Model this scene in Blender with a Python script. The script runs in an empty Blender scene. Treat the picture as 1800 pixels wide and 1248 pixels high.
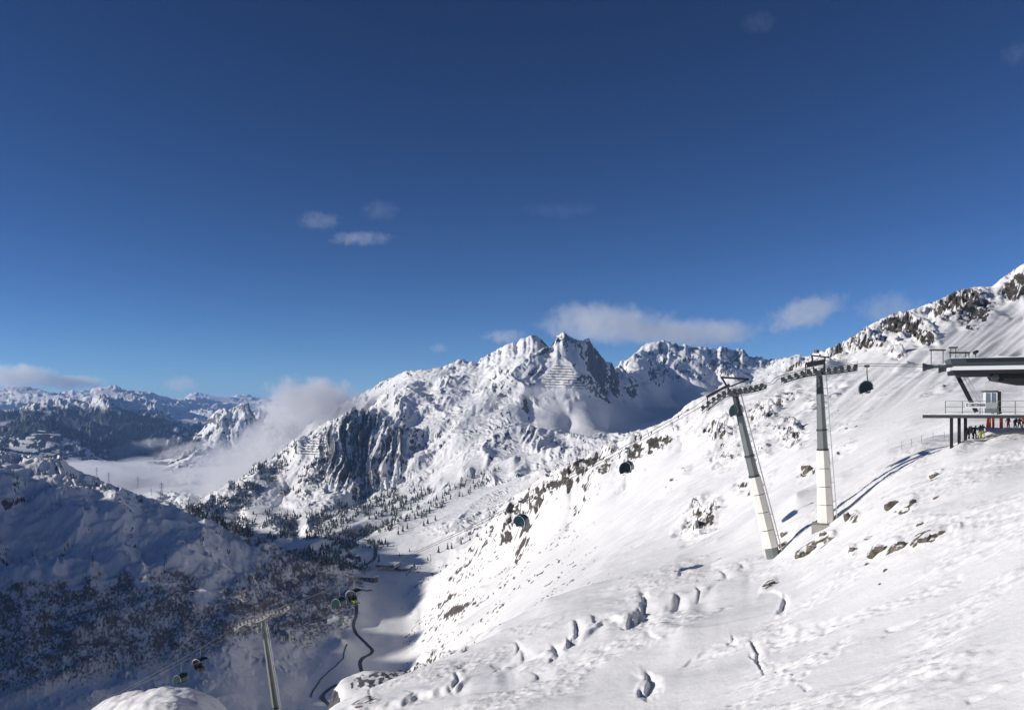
import bpy, bmesh, math, random
import numpy as np
from mathutils import Vector, Matrix

random.seed(7)
RNG = np.random.default_rng(11)
scene = bpy.context.scene
COL = scene.collection

# ------------------------------------------------------------------ camera
# the viewpoint is the origin of the world; +Y looks down the valley, z is up (metres)
F = 1498.0          # focal length in photo pixels (photo 1800 wide)
CX, CY = 900.0, 720.0   # vanishing column and horizon row of the photograph
cam_d = bpy.data.cameras.new('camera')
cam = bpy.data.objects.new('camera', cam_d)
COL.objects.link(cam)
cam_d.sensor_width = 36.0
cam_d.lens = 36.0 * F / 1800.0
cam_d.shift_y = 96.0 / 1800.0
cam_d.clip_start = 0.5
cam_d.clip_end = 120000.0
cam.rotation_euler = (math.radians(90), 0, 0)
scene.camera = cam

# ------------------------------------------------------------------ light
SUN_EL = math.radians(16.5)
SUN_AZ = math.radians(-97.0)      # from +Y, towards -X: the sun stands to the left
world = bpy.data.worlds.new('World')
scene.world = world
world.use_nodes = True
wn = world.node_tree
sky = wn.nodes.new('ShaderNodeTexSky')
sky.sky_type = 'NISHITA'
sky.sun_disc = False
sky.sun_elevation = SUN_EL
sky.sun_rotation = SUN_AZ
sky.altitude = 2200
sky.air_density = 0.7
sky.dust_density = 0.0
sky.ozone_density = 3.4
# the deeper contrast of a high winter sky, even over the whole dome
sky_k = wn.nodes.new('ShaderNodeVectorMath'); sky_k.operation = 'SCALE'; sky_k.inputs['Scale'].default_value = 0.55
sky_g = wn.nodes.new('ShaderNodeGamma'); sky_g.inputs['Gamma'].default_value = 1.45
wn.links.new(sky.outputs[0], sky_k.inputs[0])
wn.links.new(sky_k.outputs[0], sky_g.inputs['Color'])
wn.links.new(sky_g.outputs[0], wn.nodes['Background'].inputs['Color'])
wn.nodes['Background'].inputs['Strength'].default_value = 0.1
sun_d = bpy.data.lights.new('sun', 'SUN')
sun = bpy.data.objects.new('sun', sun_d)
COL.objects.link(sun)
sun_d.energy = 4.5
sun_d.angle = math.radians(0.53)
sun_d.color = (1.0, 0.96, 0.915)
SUNV = Vector((math.sin(SUN_AZ) * math.cos(SUN_EL), math.cos(SUN_AZ) * math.cos(SUN_EL), math.sin(SUN_EL)))
sun.rotation_euler = SUNV.to_track_quat('Z', 'Y').to_euler()

scene.view_settings.view_transform = 'Standard'
scene.view_settings.look = 'None'
scene.view_settings.exposure = 0.0
scene.view_settings.gamma = 1.0
scene.render.engine = 'CYCLES'
scene.cycles.use_denoising = True
scene.cycles.max_bounces = 5
scene.cycles.diffuse_bounces = 3
scene.cycles.glossy_bounces = 2
scene.cycles.transparent_max_bounces = 8
scene.cycles.volume_bounces = 3
scene.cycles.volume_max_steps = 96
scene.cycles.volume_step_rate = 1.0

# ------------------------------------------------------------------ materials
MAT = {}
def nodemat(name):
    m = bpy.data.materials.new(name)
    m.use_nodes = True
    MAT[name] = m
    return m, m.node_tree.nodes, m.node_tree.links, m.node_tree.nodes['Principled BSDF']

def simple(name, col, rough=0.6, metal=0.0, var=0.15, scale=3.0, bump=0.0, spec=0.5):
    """a plain coloured surface with slight wear from noise"""
    m, n, l, b = nodemat(name)
    tc = n.new('ShaderNodeTexCoord')
    nz = n.new('ShaderNodeTexNoise'); nz.inputs['Scale'].default_value = scale; nz.inputs['Detail'].default_value = 4
    l.new(tc.outputs['Object'], nz.inputs['Vector'])
    mr = n.new('ShaderNodeMapRange')
    mr.inputs['To Min'].default_value = 1 - var; mr.inputs['To Max'].default_value = 1 + var
    l.new(nz.outputs['Fac'], mr.inputs['Value'])
    mx = n.new('ShaderNodeVectorMath'); mx.operation = 'SCALE'
    mx.inputs[0].default_value = col[:3]
    l.new(mr.outputs[0], mx.inputs['Scale'])
    l.new(mx.outputs[0], b.inputs['Base Color'])
    b.inputs['Roughness'].default_value = rough
    b.inputs['Metallic'].default_value = metal
    b.inputs['Specular IOR Level'].default_value = spec
    if bump:
        bp = n.new('ShaderNodeBump'); bp.inputs['Strength'].default_value = bump
        l.new(nz.outputs['Fac'], bp.inputs['Height']); l.new(bp.outputs[0], b.inputs['Normal'])
    return m

def terrain_material(name, noise_scale, bump_dist, rock_a, rock_b, veg_col, snow=(0.89, 0.87, 0.84), bump=0.4):
    """snow with rock and shrub showing where the mesh attributes say the rock and shrubs are"""
    m, n, l, b = nodemat(name)
    geo = n.new('ShaderNodeNewGeometry')
    nz = n.new('ShaderNodeTexNoise'); nz.inputs['Scale'].default_value = noise_scale
    nz.inputs['Detail'].default_value = 6; nz.inputs['Roughness'].default_value = 0.62
    l.new(geo.outputs['Position'], nz.inputs['Vector'])
    def masked(attr, w, soft=0.08):
        a = n.new('ShaderNodeAttribute'); a.attribute_name = attr
        s = n.new('ShaderNodeMath'); s.operation = 'MULTIPLY_ADD'      # (noise-.5)*w + attr
        s.inputs[1].default_value = w
        l.new(nz.outputs['Fac'], s.inputs[0])
        l.new(a.outputs['Fac'], s.inputs[2])
        r = n.new('ShaderNodeMapRange'); r.interpolation_type = 'SMOOTHSTEP'
        r.inputs['From Min'].default_value = 0.5 - soft + 0.5 * w; r.inputs['From Max'].default_value = 0.5 + soft + 0.5 * w
        l.new(s.outputs[0], r.inputs['Value'])
        return r.outputs[0]
    rock = masked('rock', 0.55)
    veg = masked('veg', 0.5, 0.22)
    nz2 = n.new('ShaderNodeTexNoise'); nz2.inputs['Scale'].default_value = noise_scale * 0.6
    nz2.inputs['Detail'].default_value = 10; nz2.inputs['Roughness'].default_value = 0.72; nz2.inputs['Distortion'].default_value = 0.6
    l.new(geo.outputs['Position'], nz2.inputs['Vector'])
    cr = n.new('ShaderNodeValToRGB')
    cr.color_ramp.elements[0].position = 0.41; cr.color_ramp.elements[0].color = (*rock_a, 1)
    cr.color_ramp.elements[1].position = 0.60; cr.color_ramp.elements[1].color = (*rock_b, 1)
    l.new(nz2.outputs['Fac'], cr.inputs['Fac'])
    m1 = n.new('ShaderNodeMix'); m1.data_type = 'RGBA'
    m1.inputs['A'].default_value = (*snow, 1)
    l.new(veg, m1.inputs['Factor'])
    m1.inputs['B'].default_value = (*veg_col, 1)
    m2 = n.new('ShaderNodeMix'); m2.data_type = 'RGBA'
    l.new(rock, m2.inputs['Factor'])
    l.new(m1.outputs['Result'], m2.inputs['A'])
    l.new(cr.outputs['Color'], m2.inputs['B'])
    l.new(m2.outputs['Result'], b.inputs['Base Color'])
    b.inputs['Roughness'].default_value = 0.75
    b.inputs['Specular IOR Level'].default_value = 0.2
    bp = n.new('ShaderNodeBump'); bp.inputs['Strength'].default_value = bump
    bp.inputs['Distance'].default_value = bump_dist
    l.new(nz.outputs['Fac'], bp.inputs['Height'])
    b2 = n.new('ShaderNodeBump'); b2.inputs['Distance'].default_value = bump_dist * 2.5
    l.new(rock, b2.inputs['Strength']); l.new(nz2.outputs['Fac'], b2.inputs['Height'])
    l.new(bp.outputs[0], b2.inputs['Normal'])
    l.new(b2.outputs[0], b.inputs['Normal'])
    return m

# ------------------------------------------------------------------ numpy noise
_ANG = np.arange(256) * (2 * np.pi / 256)
_GC, _GS = np.cos(_ANG).astype(np.float32), np.sin(_ANG).astype(np.float32)
def _hash(xi, yi, seed):
    h = (xi * np.int64(374761393) + yi * np.int64(668265263) + np.int64(seed) * np.int64(2147483647)) & np.int64(0xffffffff)
    h = ((h ^ (h >> 13)) * np.int64(1274126177)) & np.int64(0xffffffff)
    return ((h ^ (h >> 16)) & 255).astype(np.int32)
def perlin(x, y, seed=0):
    x0 = np.floor(x); y0 = np.floor(y)
    xf = (x - x0).astype(np.float32); yf = (y - y0).astype(np.float32)
    xi = x0.astype(np.int64); yi = y0.astype(np.int64)
    u = xf * xf * xf * (xf * (xf * 6 - 15) + 10); v = yf * yf * yf * (yf * (yf * 6 - 15) + 10)
    def g(dx, dy):
        h = _hash(xi + dx, yi + dy, seed)
        return _GC[h] * (xf - dx) + _GS[h] * (yf - dy)
    a = g(0, 0); b = g(1, 0); c = g(0, 1); d = g(1, 1)
    a = a + u * (b - a); c = c + u * (d - c)
    return (a + v * (c - a)) * 1.5
def fbm(x, y, octaves=4, seed=0, gain=0.5):
    t = 0; a = 1.0
    for k in range(octaves):
        t = t + a * perlin(x * 2 ** k, y * 2 ** k, seed + k); a *= gain
    return t
def sstep(a, b, x):
    t = np.clip((x - a) / (b - a), 0, 1)
    return t * t * (3 - 2 * t)

# ------------------------------------------------------------------ the lie of the land
# survey points: (photo column, photo row, distance north in metres) -> a height field over the whole country
PTS = []
def pts(*a): PTS.extend(a)
def line(D, rows, back=None):
    """a crest: points (px, py[, D]) at distance D, with the far side dropping away"""
    for r in rows:
        px, py = r[:2]; d = r[2] if len(r) > 2 else D
        PTS.append((px, py, d))
        if back:
            for k, dy in back: PTS.append((px, py + dy, d * k))
# near slope, below and beside the viewpoint
pts((1200,2500,3),(1800,2300,3),(600,2600,3),(0,2600,3),(2500,2000,3),(-800,2600,3),
    (1200,2000,9),(1800,1850,7),(600,2100,18),(0,2100,20),(2500,1400,8),(3000,1000,20),(-900,2100,20),
    (1200,1520,25),(1500,1560,20),(1800,1500,16),(900,1560,32),(600,1560,50),(300,1560,55),(0,1600,60),(-500,1600,60),
    (1800,1248,28),(1700,1248,31),(1600,1248,34),(1500,1248,38),(1400,1248,42),(1300,1248,47),(1200,1248,52),(1100,1248,57),
    (1000,1248,62),(900,1248,68),(800,1248,75),(700,1248,82),(620,1248,88),
    (1800,1120,36),(1700,1120,40),(1600,1110,46),(1500,1110,52),(1400,1110,60),(1300,1110,68),(1200,1110,76),(1100,1120,84),(1000,1130,92),(900,1160,98),
    (1800,1000,46),(1700,1000,53),(1600,1000,60),(1500,1010,70),(1400,1030,82),(1300,1040,95),(1200,1040,108),(1100,1050,112),
    (1800,900,60),(1700,900,68),(1600,905,78),(1520,925,90),(1450,922,109),(1360,985,112),(1320,1000,112),(1250,1000,122),
    (1800,830,78),(1730,830,84),(1640,850,92),(1560,870,100),(1490,900,107),
    (1900,800,70),(2100,700,80),(2500,500,90))
line(130, [(575,1248,92),(640,1222,98),(700,1200,105),(760,1172,110),(815,1146,115),(880,1100,126),(960,1055,135),(1040,1025,138),(1110,1003,140),(1190,975,140),(1260,945,140),
           (1330,905,135),(1400,866,130),(1480,832,132),(1560,790,132),(1620,776,126)], back=[(1.18, 8),(1.4, 16)])
pts((1665,786,112),(1690,780,106.5),(1712,776,107),(1727,775,107.5),(1712,786,104),(1730,787,103.5),(1700,792,102.5),(1740,753,112.5),(1760,755,112),(1772,751,115),(1785,749,116),(1800,748,117),(1860,740,115),(1740,786,102),(1800,778,100.5),(1860,760,100),(1680,800,100),(1740,795,94),(1800,790,90),
    (1700,772,125),(1760,753,128),(1800,747,130),(1640,768,140))
# knoll at the lower left and the ground round the third mast
pts((150,1252,124),(200,1226,125),(240,1210,126),(290,1203,126),(340,1208,126),(380,1226,125),(405,1250,124),
    (280,1232,112),(220,1246,112),(350,1242,112),(280,1330,92),(150,1350,95),(0,1320,110),(-200,1350,110),(-600,1350,110),(430,1330,108),(500,1300,140),(450,1300,125),(540,1320,110),
    (280,1290,160),(150,1330,160),(0,1400,160),(400,1320,160),(500,1360,190),(280,1400,240),(0,1450,260),(-500,1450,260),(575,1400,170),(575,1500,230),(400,1480,300),(200,1400,400),(500,1400,430))
# rocky step in front of the valley floor
line(330, [(585,1212,315),(600,1194,325),(640,1180,330),(700,1180,340),(760,1170,350)], back=[(1.12,25),(1.35,70)])
pts((600,1240,290),(660,1225,285),(720,1215,285),(780,1180,290),(620,1320,230),(700,1300,220),(780,1240,200),(570,1270,320),(700,1235,640),(600,1250,640))
# the big slope across, right of the valley
pts((815,1138,380),(815,1175,250),(870,1100,390),(960,1045,340),(1110,992,290),(1260,932,280),(1400,850,250),(1560,775,215),
    (800,1100,620),(770,1140,780),(850,1060,720),(880,1080,500),(900,1000,800),(930,1030,520),(1000,930,700),(1000,1000,430),(1100,850,660),(1100,930,430),
    (850,930,1060),(820,962,1150),(785,995,1210),(875,905,1000),(1200,780,630),(1200,870,410),(1300,740,540),(1300,850,340),(1400,720,510),(1400,790,320),(1500,700,460),(1500,770,270),
    (1600,680,410),(1600,740,230),(1700,640,460),(1700,690,260),(1700,735,175),(1800,625,520),(1800,690,250),(1800,728,170),
    (1500,640,640),(1600,600,640),(1700,580,640),(1800,560,680),(1900,640,300),(2200,500,300),(2500,300,300),(2300,450,600))
line(800, [(900,880,950),(950,840,850),(1000,812,800),(1060,782,780),(1120,760,760),(1180,735,740),(1215,705,730),(1250,692,720),(1320,676,740),(1380,652,780),(1430,622,800),(1460,612,800),
           (1490,598,800),(1530,570,820),(1570,556,830),(1600,545,850),(1650,528,870),(1680,512,880),(1715,504,890),(1745,504,900),(1765,487,910),(1800,464,920),(1850,445,930),(1950,390,950),(2300,250,1000),(2800,200,1000)],
     back=[(1.1, 22),(1.35, 85)])
# valley floor
Z0 = -270.0
def fl(px, D, dz=0): PTS.append((px, CY - (Z0 + dz) / D * F, D))
for px, D in [(450,770),(520,770),(580,780),(640,900),(690,880),(600,1000),(650,1030),(690,1000),(690,1120),(650,1180),(720,1200),(640,1380),(700,1330),(720,1450),(650,1500),(780,1380),(620,1650),(700,1650),
              (560,1800),(640,1850),(480,2150),(430,2300),(540,2000)]: fl(px, D)
fl(725, 960, 3); fl(715, 860, 6); fl(740, 1020, 5); fl(740, 1080, 6); fl(800, 1480, 25); fl(860, 1500, 50); fl(780,1650,25)
# hill on the left
line(1400, [(-60,782,1450),(0,792,1450),(50,802,1450),(80,806,1450),(105,802,1450),(130,826,1450),(170,843,1430),(210,856,1400),(250,872,1400),(300,885,1400),(340,892,1380),(390,915,1350)],
     back=[(1.08, 18),(1.22, 50)])
line(1330, [(450,945),(500,966)], back=[(1.08, 8)])
line(1320, [(560,986),(610,1006,1310)])
line(1060, [(20,1004),(60,994),(100,989),(160,985),(250,998)], back=[(1.05, 4)])
pts((60,880,1290),(10,895,1230),(0,935,1180),(150,905,1240),(250,940,1210),(350,960,1190),(430,1000,1190),(500,1030,1170),(560,1040,1160),(620,1050,1150),(150,960,1150),(60,965,1130),
    (100,1090,950),(250,1080,950),(400,1060,1000),(500,1075,1040),(560,1120,980),(600,1120,960),(-60,1090,940),(380,1120,900),
    (0,1248,770),(200,1235,790),(300,1215,810),(380,1180,830),(440,1160,880),(500,1180,870),(540,1190,870),(-200,1240,770),(-600,1230,780),(-1500,1200,800),
    (-120,770,1480),(-200,745,1500),(-320,700,1530),(-500,640,1500),
    (-200,900,1150),(-500,850,1150),(-500,800,2200),(-1000,750,2400),(-2000,700,2400),(-1500,1100,600))
def xyz(x, y, z): PTS.append((CX + x / y * F, CY - z / y * F, y))
# unseen mountain added at the left, shaped to throw shade over hill and valley
for y, z in [(450,160),(570,172),(700,178),(830,168),(960,165),(1060,165),(1150,125)]:
    xyz(-1500, y, z)
    xyz(-1200, y, z * 0.25 - 60); xyz(-2000, y, z * 0.5)
xyz(-1500,1250,100); xyz(-1500,1340,50); xyz(-1500,1450,10); xyz(-1200,1300,-40); xyz(-900,1000,-110); xyz(-900,800,-160); xyz(-1100,560,-80); xyz(-1500,330,60)
# far side of the hill, the lower valley under the fog
pts((0,900,2000),(200,930,2000),(340,940,1900),(0,880,2800),(200,885,2900),(330,880,3100),(100,850,4200),(300,850,4300),(-200,850,4200),(430,850,4200),(200,815,6000),(350,812,6000),(480,830,5000))
# mountain group across the valley
line(3400, [(560,742,4200),(600,712,4150),(640,690,4050),(665,674,4000),(720,656,3850),(755,654,3750),(790,642,3650),(812,629,3600),(835,640,3550),(880,612,3450),(915,598,3400),(935,589,3400),(952,598,3400),(968,612,3380),
            (980,590,3350),(992,584,3350),(1008,597,3380),(1035,596,3420),(1050,618,3480),(1065,636,3550),(1090,644,3900)], back=[(1.06, 22),(1.2, 70)])
line(2800, [(330,892,2400),(370,872,2450),(400,852,2500),(450,812,2600),(520,772,2700),(580,746,2800),(620,736,2850)], back=[(1.06, 14),(1.15, 40)])
pts((640,735,2950),(700,700,2950),(760,700,3050),(830,690,3050),(880,670,3000),(930,640,3120),(980,650,3020),(1010,660,2980),(1035,690,2900),(1055,720,2820),(1000,720,2750),(920,705,2780),(1060,700,3350),(1100,690,3600),(1090,715,3250),
    (1140,728,3300),(1180,735,3100),(1120,745,2900),(1070,755,2750),(1000,748,2700),(930,730,2750),(860,725,2750),(1150,760,2500),(1100,775,2400),(1180,790,1500),
    (700,730,2800),(620,765,2700),(570,790,2600),(660,800,2600),(720,790,2600),(800,760,2600),(880,765,2500),(960,775,2400),(1040,790,2300),
    (560,865,2400),(640,870,2400),(700,845,2400),(760,830,2400),(500,870,2450),(450,865,2450),(850,820,2250),(940,815,2150),(1000,820,1900),
    (420,912,2300),(480,905,2250),(560,910,2150),(640,900,2100),(720,880,2100),(800,870,2000),(880,850,2000),(520,945,2000),(620,930,1900),(700,920,1850),(780,920,1750),(850,910,1700),(900,900,1450),
    (950,870,1150),(1050,825,1150),(1050,815,1600),(1150,790,1100),(330,905,2300),(380,900,2350))
# peaks behind
line(4800, [(1092,638,4600),(1115,622,4700),(1135,606,4800),(1160,597,4800),(1185,604,4900),(1215,608,4900),(1245,612,4900),(1272,609,4900),(1300,614,5000),(1318,626,5000),(1345,632,5000),(1375,630,4600),(1410,622,4500),(1450,640,4500)],
     back=[(1.06, 20),(1.25, 60)])
pts((1160,660,4400),(1180,700,4200),(1150,690,4000),(1130,720,3700),(1210,680,4300),(1260,680,4400),(1320,675,4400),(1250,720,3500),(1250,745,2200),(1250,760,1100),(1350,700,3500),(1400,690,1500),(1400,670,3000),(1400,655,4200),
    (1600,640,1500),(1600,650,4000),(1800,570,1400),(1800,640,4000),(2300,400,1500),(2600,500,4000),(1500,640,5000),(900,690,4800),(700,720,4800),(500,770,4800))
# far ranges
line(6500, [(-80,757),(0,757),(25,752),(60,742),(85,738),(105,745,6300),(130,765,6000)], back=[(1.06, 8),(1.15, 18)])
line(8300, [(-80,718),(0,722),(60,716),(85,711),(115,709),(150,716),(180,704),(210,708),(245,713),(262,716),(285,728),(305,742),(322,744),(332,752)], back=[(1.06, 9),(1.2, 22)])
line(5500, [(345,775,5500),(358,757,5500),(376,735,5550),(392,726,5600),(412,722,5600),(427,714,5600),(439,716,5600),(446,733,5600),(470,752,5500),(500,770,5400)], back=[(1.05, 12),(1.12, 40)])
pts((370,790,5200),(400,790,5250),(430,790,5250),(460,800,5200),(405,755,5400),(430,745,5450),
    (100,780,6600),(180,760,7500),(260,760,7700),(320,775,7500),(150,790,6200))
line(15000, [(-80,686,16000),(0,690,16000),(30,686,16000),(70,688,15000),(100,698,15000),(140,690,14000),(160,697,14000),(178,688,14000),(200,681,14000),(218,690,14000),(235,691,16000),(258,689,16000),(275,698,16000),
             (310,706,19000),(330,700,20000),(346,694,20000),(362,702,20000),(390,706,22000),(425,699,22000),(450,705,22000),(500,704,22000),(560,704,22000),(700,705,22000),(1000,705,22000),(1800,700,22000),(2600,690,22000),(-800,680,15000),(-2600,600,15000)],
     back=[(1.06, 6),(1.2, 10)])
pts((0,718,12000),(150,716,11500),(260,716,11500),(350,722,13000),(430,720,14000),(300,735,10000),(400,740,9000),(300,708,32000),(0,706,32000),(1000,708,32000),(1800,706,32000),(-2600,680,32000))

P = np.array(PTS, dtype=np.float64)
KU, KV = 1 / 250.0, 1.7
def squash(px):      # columns far outside the picture are pulled together
    d = px - 900
    return np.where(np.abs(d) < 1100, d, np.sign(d) * (1100 + 0.35 * (np.abs(d) - 1100)))
PU, PV, PE = squash(P[:, 0]) * KU, np.log(P[:, 2]) * KV, (CY - P[:, 1]) / F
_n = len(P)
_d = np.sqrt((PU[:, None] - PU[None]) ** 2 + (PV[:, None] - PV[None]) ** 2)
_A = np.zeros((_n + 3, _n + 3))
_A[:_n, :_n] = _d + np.eye(_n) * -0.002
_A[:_n, _n] = 1; _A[:_n, _n + 1] = PU; _A[:_n, _n + 2] = PV
_A[_n:, :_n] = _A[:_n, _n:].T
_W = np.linalg.solve(_A, np.r_[PE, 0, 0, 0])
def macro(px, lnD):
    """tangent of the elevation angle of the ground at column px, distance exp(lnD)"""
    u = (squash(px) * KU).ravel(); v = (lnD * KV).ravel()
    out = np.empty(u.shape)
    C = 20000
    for i in range(0, len(u), C):
        uu = u[i:i + C, None].astype(np.float32) - PU[None].astype(np.float32)
        vv = v[i:i + C, None].astype(np.float32) - PV[None].astype(np.float32)
        uu *= uu; vv *= vv; uu += vv
        np.sqrt(uu, out=uu)
        out[i:i + C] = uu @ _W[:_n].astype(np.float32) + _W[_n] + _W[_n + 1] * u[i:i + C] + _W[_n + 2] * v[i:i + C]
    return out.reshape(np.shape(px))

# how rough the ground is: blobs in (column, row, distance range)
def ell(px, py, cx, cy, rx, ry, ang=0.0):
    a = math.radians(ang); dx = px - cx; dy = py - cy
    u = (dx * math.cos(a) - dy * math.sin(a)) / rx; v = (dx * math.sin(a) + dy * math.cos(a)) / ry
    return np.sqrt(u * u + v * v)
def blob(px, py, *a): return 1 - sstep(0.55, 1.15, ell(px, py, *a))

LAM = [4800 / 2 ** k for k in range(0, 16)]
def grads(x, y, z):
    xr, xc = np.gradient(x, axis=0), np.gradient(x, axis=1)
    yr, yc = np.gradient(y, axis=0), np.gradient(y, axis=1)
    zr, zc = np.gradient(z, axis=0), np.gradient(z, axis=1)
    det = xr * yc - xc * yr
    det = np.where(np.abs(det) < 1e-9, 1e-9, det)
    return (zr * yc - zc * yr) / det, (xr * zc - xc * zr) / det
def gullies(x, y, gx, gy, seed):
    """stripes that run down the slope (gx, gy); returns their height and its gradient"""
    xi = np.floor(x); yi = np.floor(y)
    fx = (x - xi).astype(np.float32); fy = (y - yi).astype(np.float32)
    xi = xi.astype(np.int64); yi = yi.astype(np.int64)
    dx = gy.astype(np.float32); dy = -gx.astype(np.float32)      # across the slope
    h = np.zeros(x.shape, np.float32); s = np.zeros(x.shape, np.float32); wt = np.full(x.shape, 1e-6, np.float32)
    for i in (-1, 0, 1):
        for j in (-1, 0, 1):
            ra = _hash(xi + i, yi + j, seed).astype(np.float32) / 255; rb = _hash(xi + i, yi + j, seed + 77).astype(np.float32) / 255
            px_ = fx - i - ra; py_ = fy - j - rb
            w = np.exp(-3.2 * (px_ * px_ + py_ * py_))
            m = (px_ * dx + py_ * dy) * 6.2832
            h += np.cos(m) * w; s += np.sin(m) * w; wt += w
    h /= wt; s /= wt
    t = np.clip(h * 0.5 + 0.5, 0, 1)
    h = 0.45 * h + 0.55 * (1.7 - 2.4 * np.sqrt(1.0001 - t))
    return h, -s * dx * 6.2832, -s * dy * 6.2832
def relief(x, y, D, z0, rough, sharp, step, gul):
    """fractal relief on the surveyed surface: broad ridges, gullies down the fall line, then small crags"""
    dz = np.zeros(x.shape); w = np.ones(x.shape)
    for k, lam in enumerate(LAM):
        on = 1 - sstep(0.10, 0.22, lam / D)
        if on.max() <= 0 or lam < 1.6 * step.min(): continue
        on = on * sstep(1.2, 2.6, lam / step)
        # the middle octaves are left to the gullies
        on = on * (1 - gul * np.interp(lam / D, [0.008, 0.02, 0.06, 0.09], [0.5, 0.62, 0.62, 0.0]))
        p = perlin(x / lam + 13.7 * k, y / lam - 7.1 * k, 20 + k)
        r = 1 - np.abs(p) * 1.25
        r = np.clip(r, 0, 1) ** 2 - 0.55
        s = sharp * r * w + (1 - sharp) * p * 0.8
        dz += on * lam * 0.13 * s * rough
        w = np.clip(0.35 + 0.9 * (r + 0.55), 0, 1) * on + w * (1 - on)
    ridge = np.zeros(x.shape)
    if np.max(gul) > 0:
        gx, gy = grads(x, y, z0 + dz)
        a = 1.0
        for k, lam in enumerate(LAM):
            lam = lam * 1.3
            on = (1 - sstep(0.055, 0.11, lam / D)) * sstep(1.6, 3.2, lam / step)
            if on.max() <= 0: continue
            sl = np.sqrt(gx * gx + gy * gy) + 1e-6
            st = np.clip(sl, 0, 1.1) / sl
            h, hx, hy = gullies(x / lam, y / lam, gx * st, gy * st, 200 + k)
            steepw = sstep(0.12, 0.6, sl) * on * gul * rough
            amp = 0.105 * lam * steepw
            dz += amp * h
            gx = gx + 0.105 * steepw * hx * 0.6; gy = gy + 0.105 * steepw * hy * 0.6
            ridge = ridge * 0.75 + h * steepw
    return dz, ridge

TERR = []      # (name, columns, lnD rows, z grid) kept for placing things on the ground
def columns(a, b, step, lo=-4200, hi=3000, coarse=40):
    c = list(np.arange(a, b + 0.1, step))
    x = a; left = []; s = step
    while x > lo: s = min(s * 1.18, coarse * 4); x -= s; left.append(x)
    x = c[-1]; right = []; s = step
    while x < hi: s = min(s * 1.18, coarse * 4); x += s; right.append(x)
    return np.array(left[::-1] + c + right)

def terrain(name, cols, D0, D1, nrows, mat, rough_f, mask_f, extra=None, fit=None, rowpow=None):
    t = np.linspace(0, 1, nrows)
    if rowpow: t = np.interp(t, *rowpow)
    L0 = np.log(D0(cols) if callable(D0) else np.full(cols.shape, D0)); L1 = np.log(D1(cols) if callable(D1) else np.full(cols.shape, D1))
    lnD = L0[None] + (L1 - L0)[None] * t[:, None]
    px = np.broadcast_to(cols[None], lnD.shape)
    D = np.exp(lnD)
    e = macro(px, lnD)
    x = (px - CX) / F * D
    dpx = np.gradient(cols)[None] / F * D
    dl = np.gradient(lnD, axis=0) * D
    step = np.sqrt(np.maximum(dpx, 1e-6) * np.maximum(dl, 1e-6))
    py = CY - e * F
    rough, sharp, gul = rough_f(px, py, D)
    z = e * D
    dz, ridge = relief(x, D, D, z, rough, sharp, step, gul)
    z = z + dz
    if extra is not None: z = z + extra(px, py, D, x)
    if fit is not None:
        for tgt, width, dlim, jag in fit:
            tp = np.array(tgt)
            want = np.interp(cols, tp[:, 0], tp[:, 1]) + jag * (np.abs(perlin(cols / 11, cols * 0 + 3.3, 171)) * 9 - 3 + 3.0 * perlin(cols / 4.5, cols * 0 + 1.1, 172)); dc = np.interp(cols, tp[:, 0], tp[:, 2])
            win = sstep(tp[0, 0] - 40, tp[0, 0], cols) * (1 - sstep(tp[-1, 0], tp[-1, 0] + 40, cols))
            near = np.abs(lnD - np.log(dc)[None]) < dlim
            ee = np.where(near, z / D, -9)
            top = CY - ee.max(axis=0) * F
            dp = top - want                        # >0: ground too low
            k = max(3, int(width / np.median(np.diff(cols))))
            dp = np.convolve(np.pad(dp, k, mode='edge'), np.hanning(2 * k + 1) / np.hanning(2 * k + 1).sum(), 'same')[k:-k]
            z = z + (dp * win)[None] / F * D * np.exp(-((lnD - np.log(dc)[None]) / (dlim * 0.8)) ** 2)
    z = np.where(z > 400, 400 + 45 * np.tanh((z - 400) / 45), z)
    # normals of the grid
    gx_r, gx_c = np.gradient(x, axis=0), np.gradient(x, axis=1)
    gy_r, gy_c = np.gradient(D, axis=0), np.zeros_like(D)
    gz_r, gz_c = np.gradient(z, axis=0), np.gradient(z, axis=1)
    nx = gy_c * gz_r - gz_c * gy_r; ny = gz_c * gx_r - gx_c * gz_r; nzn = gx_c * gy_r - gy_c * gx_r
    ln = np.sqrt(nx * nx + ny * ny + nzn * nzn) + 1e-9
    steep = 1 - np.abs(nzn) / ln
    pyf = CY - z / D * F
    rock, veg = mask_f(px, pyf, D, x, z, steep, ridge)
    R, Cn = lnD.shape
    co = np.empty((R * Cn, 3), dtype=np.float32)
    co[:, 0] = x.ravel(); co[:, 1] = D.ravel(); co[:, 2] = z.ravel()
    me = grid_mesh(name, co, R, Cn)
    for an, arr in (('rock', rock), ('veg', veg)):
        at = me.attributes.new(an, 'FLOAT', 'POINT')
        at.data.foreach_set('value', np.ascontiguousarray(np.broadcast_to(arr, lnD.shape), dtype=np.float32).ravel())
    me.materials.append(mat)
    ob = bpy.data.objects.new(name, me)
    ob['kind'] = 'structure'
    COL.objects.link(ob)
    TERR.append((name, cols, lnD, z))
    return ob

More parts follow.
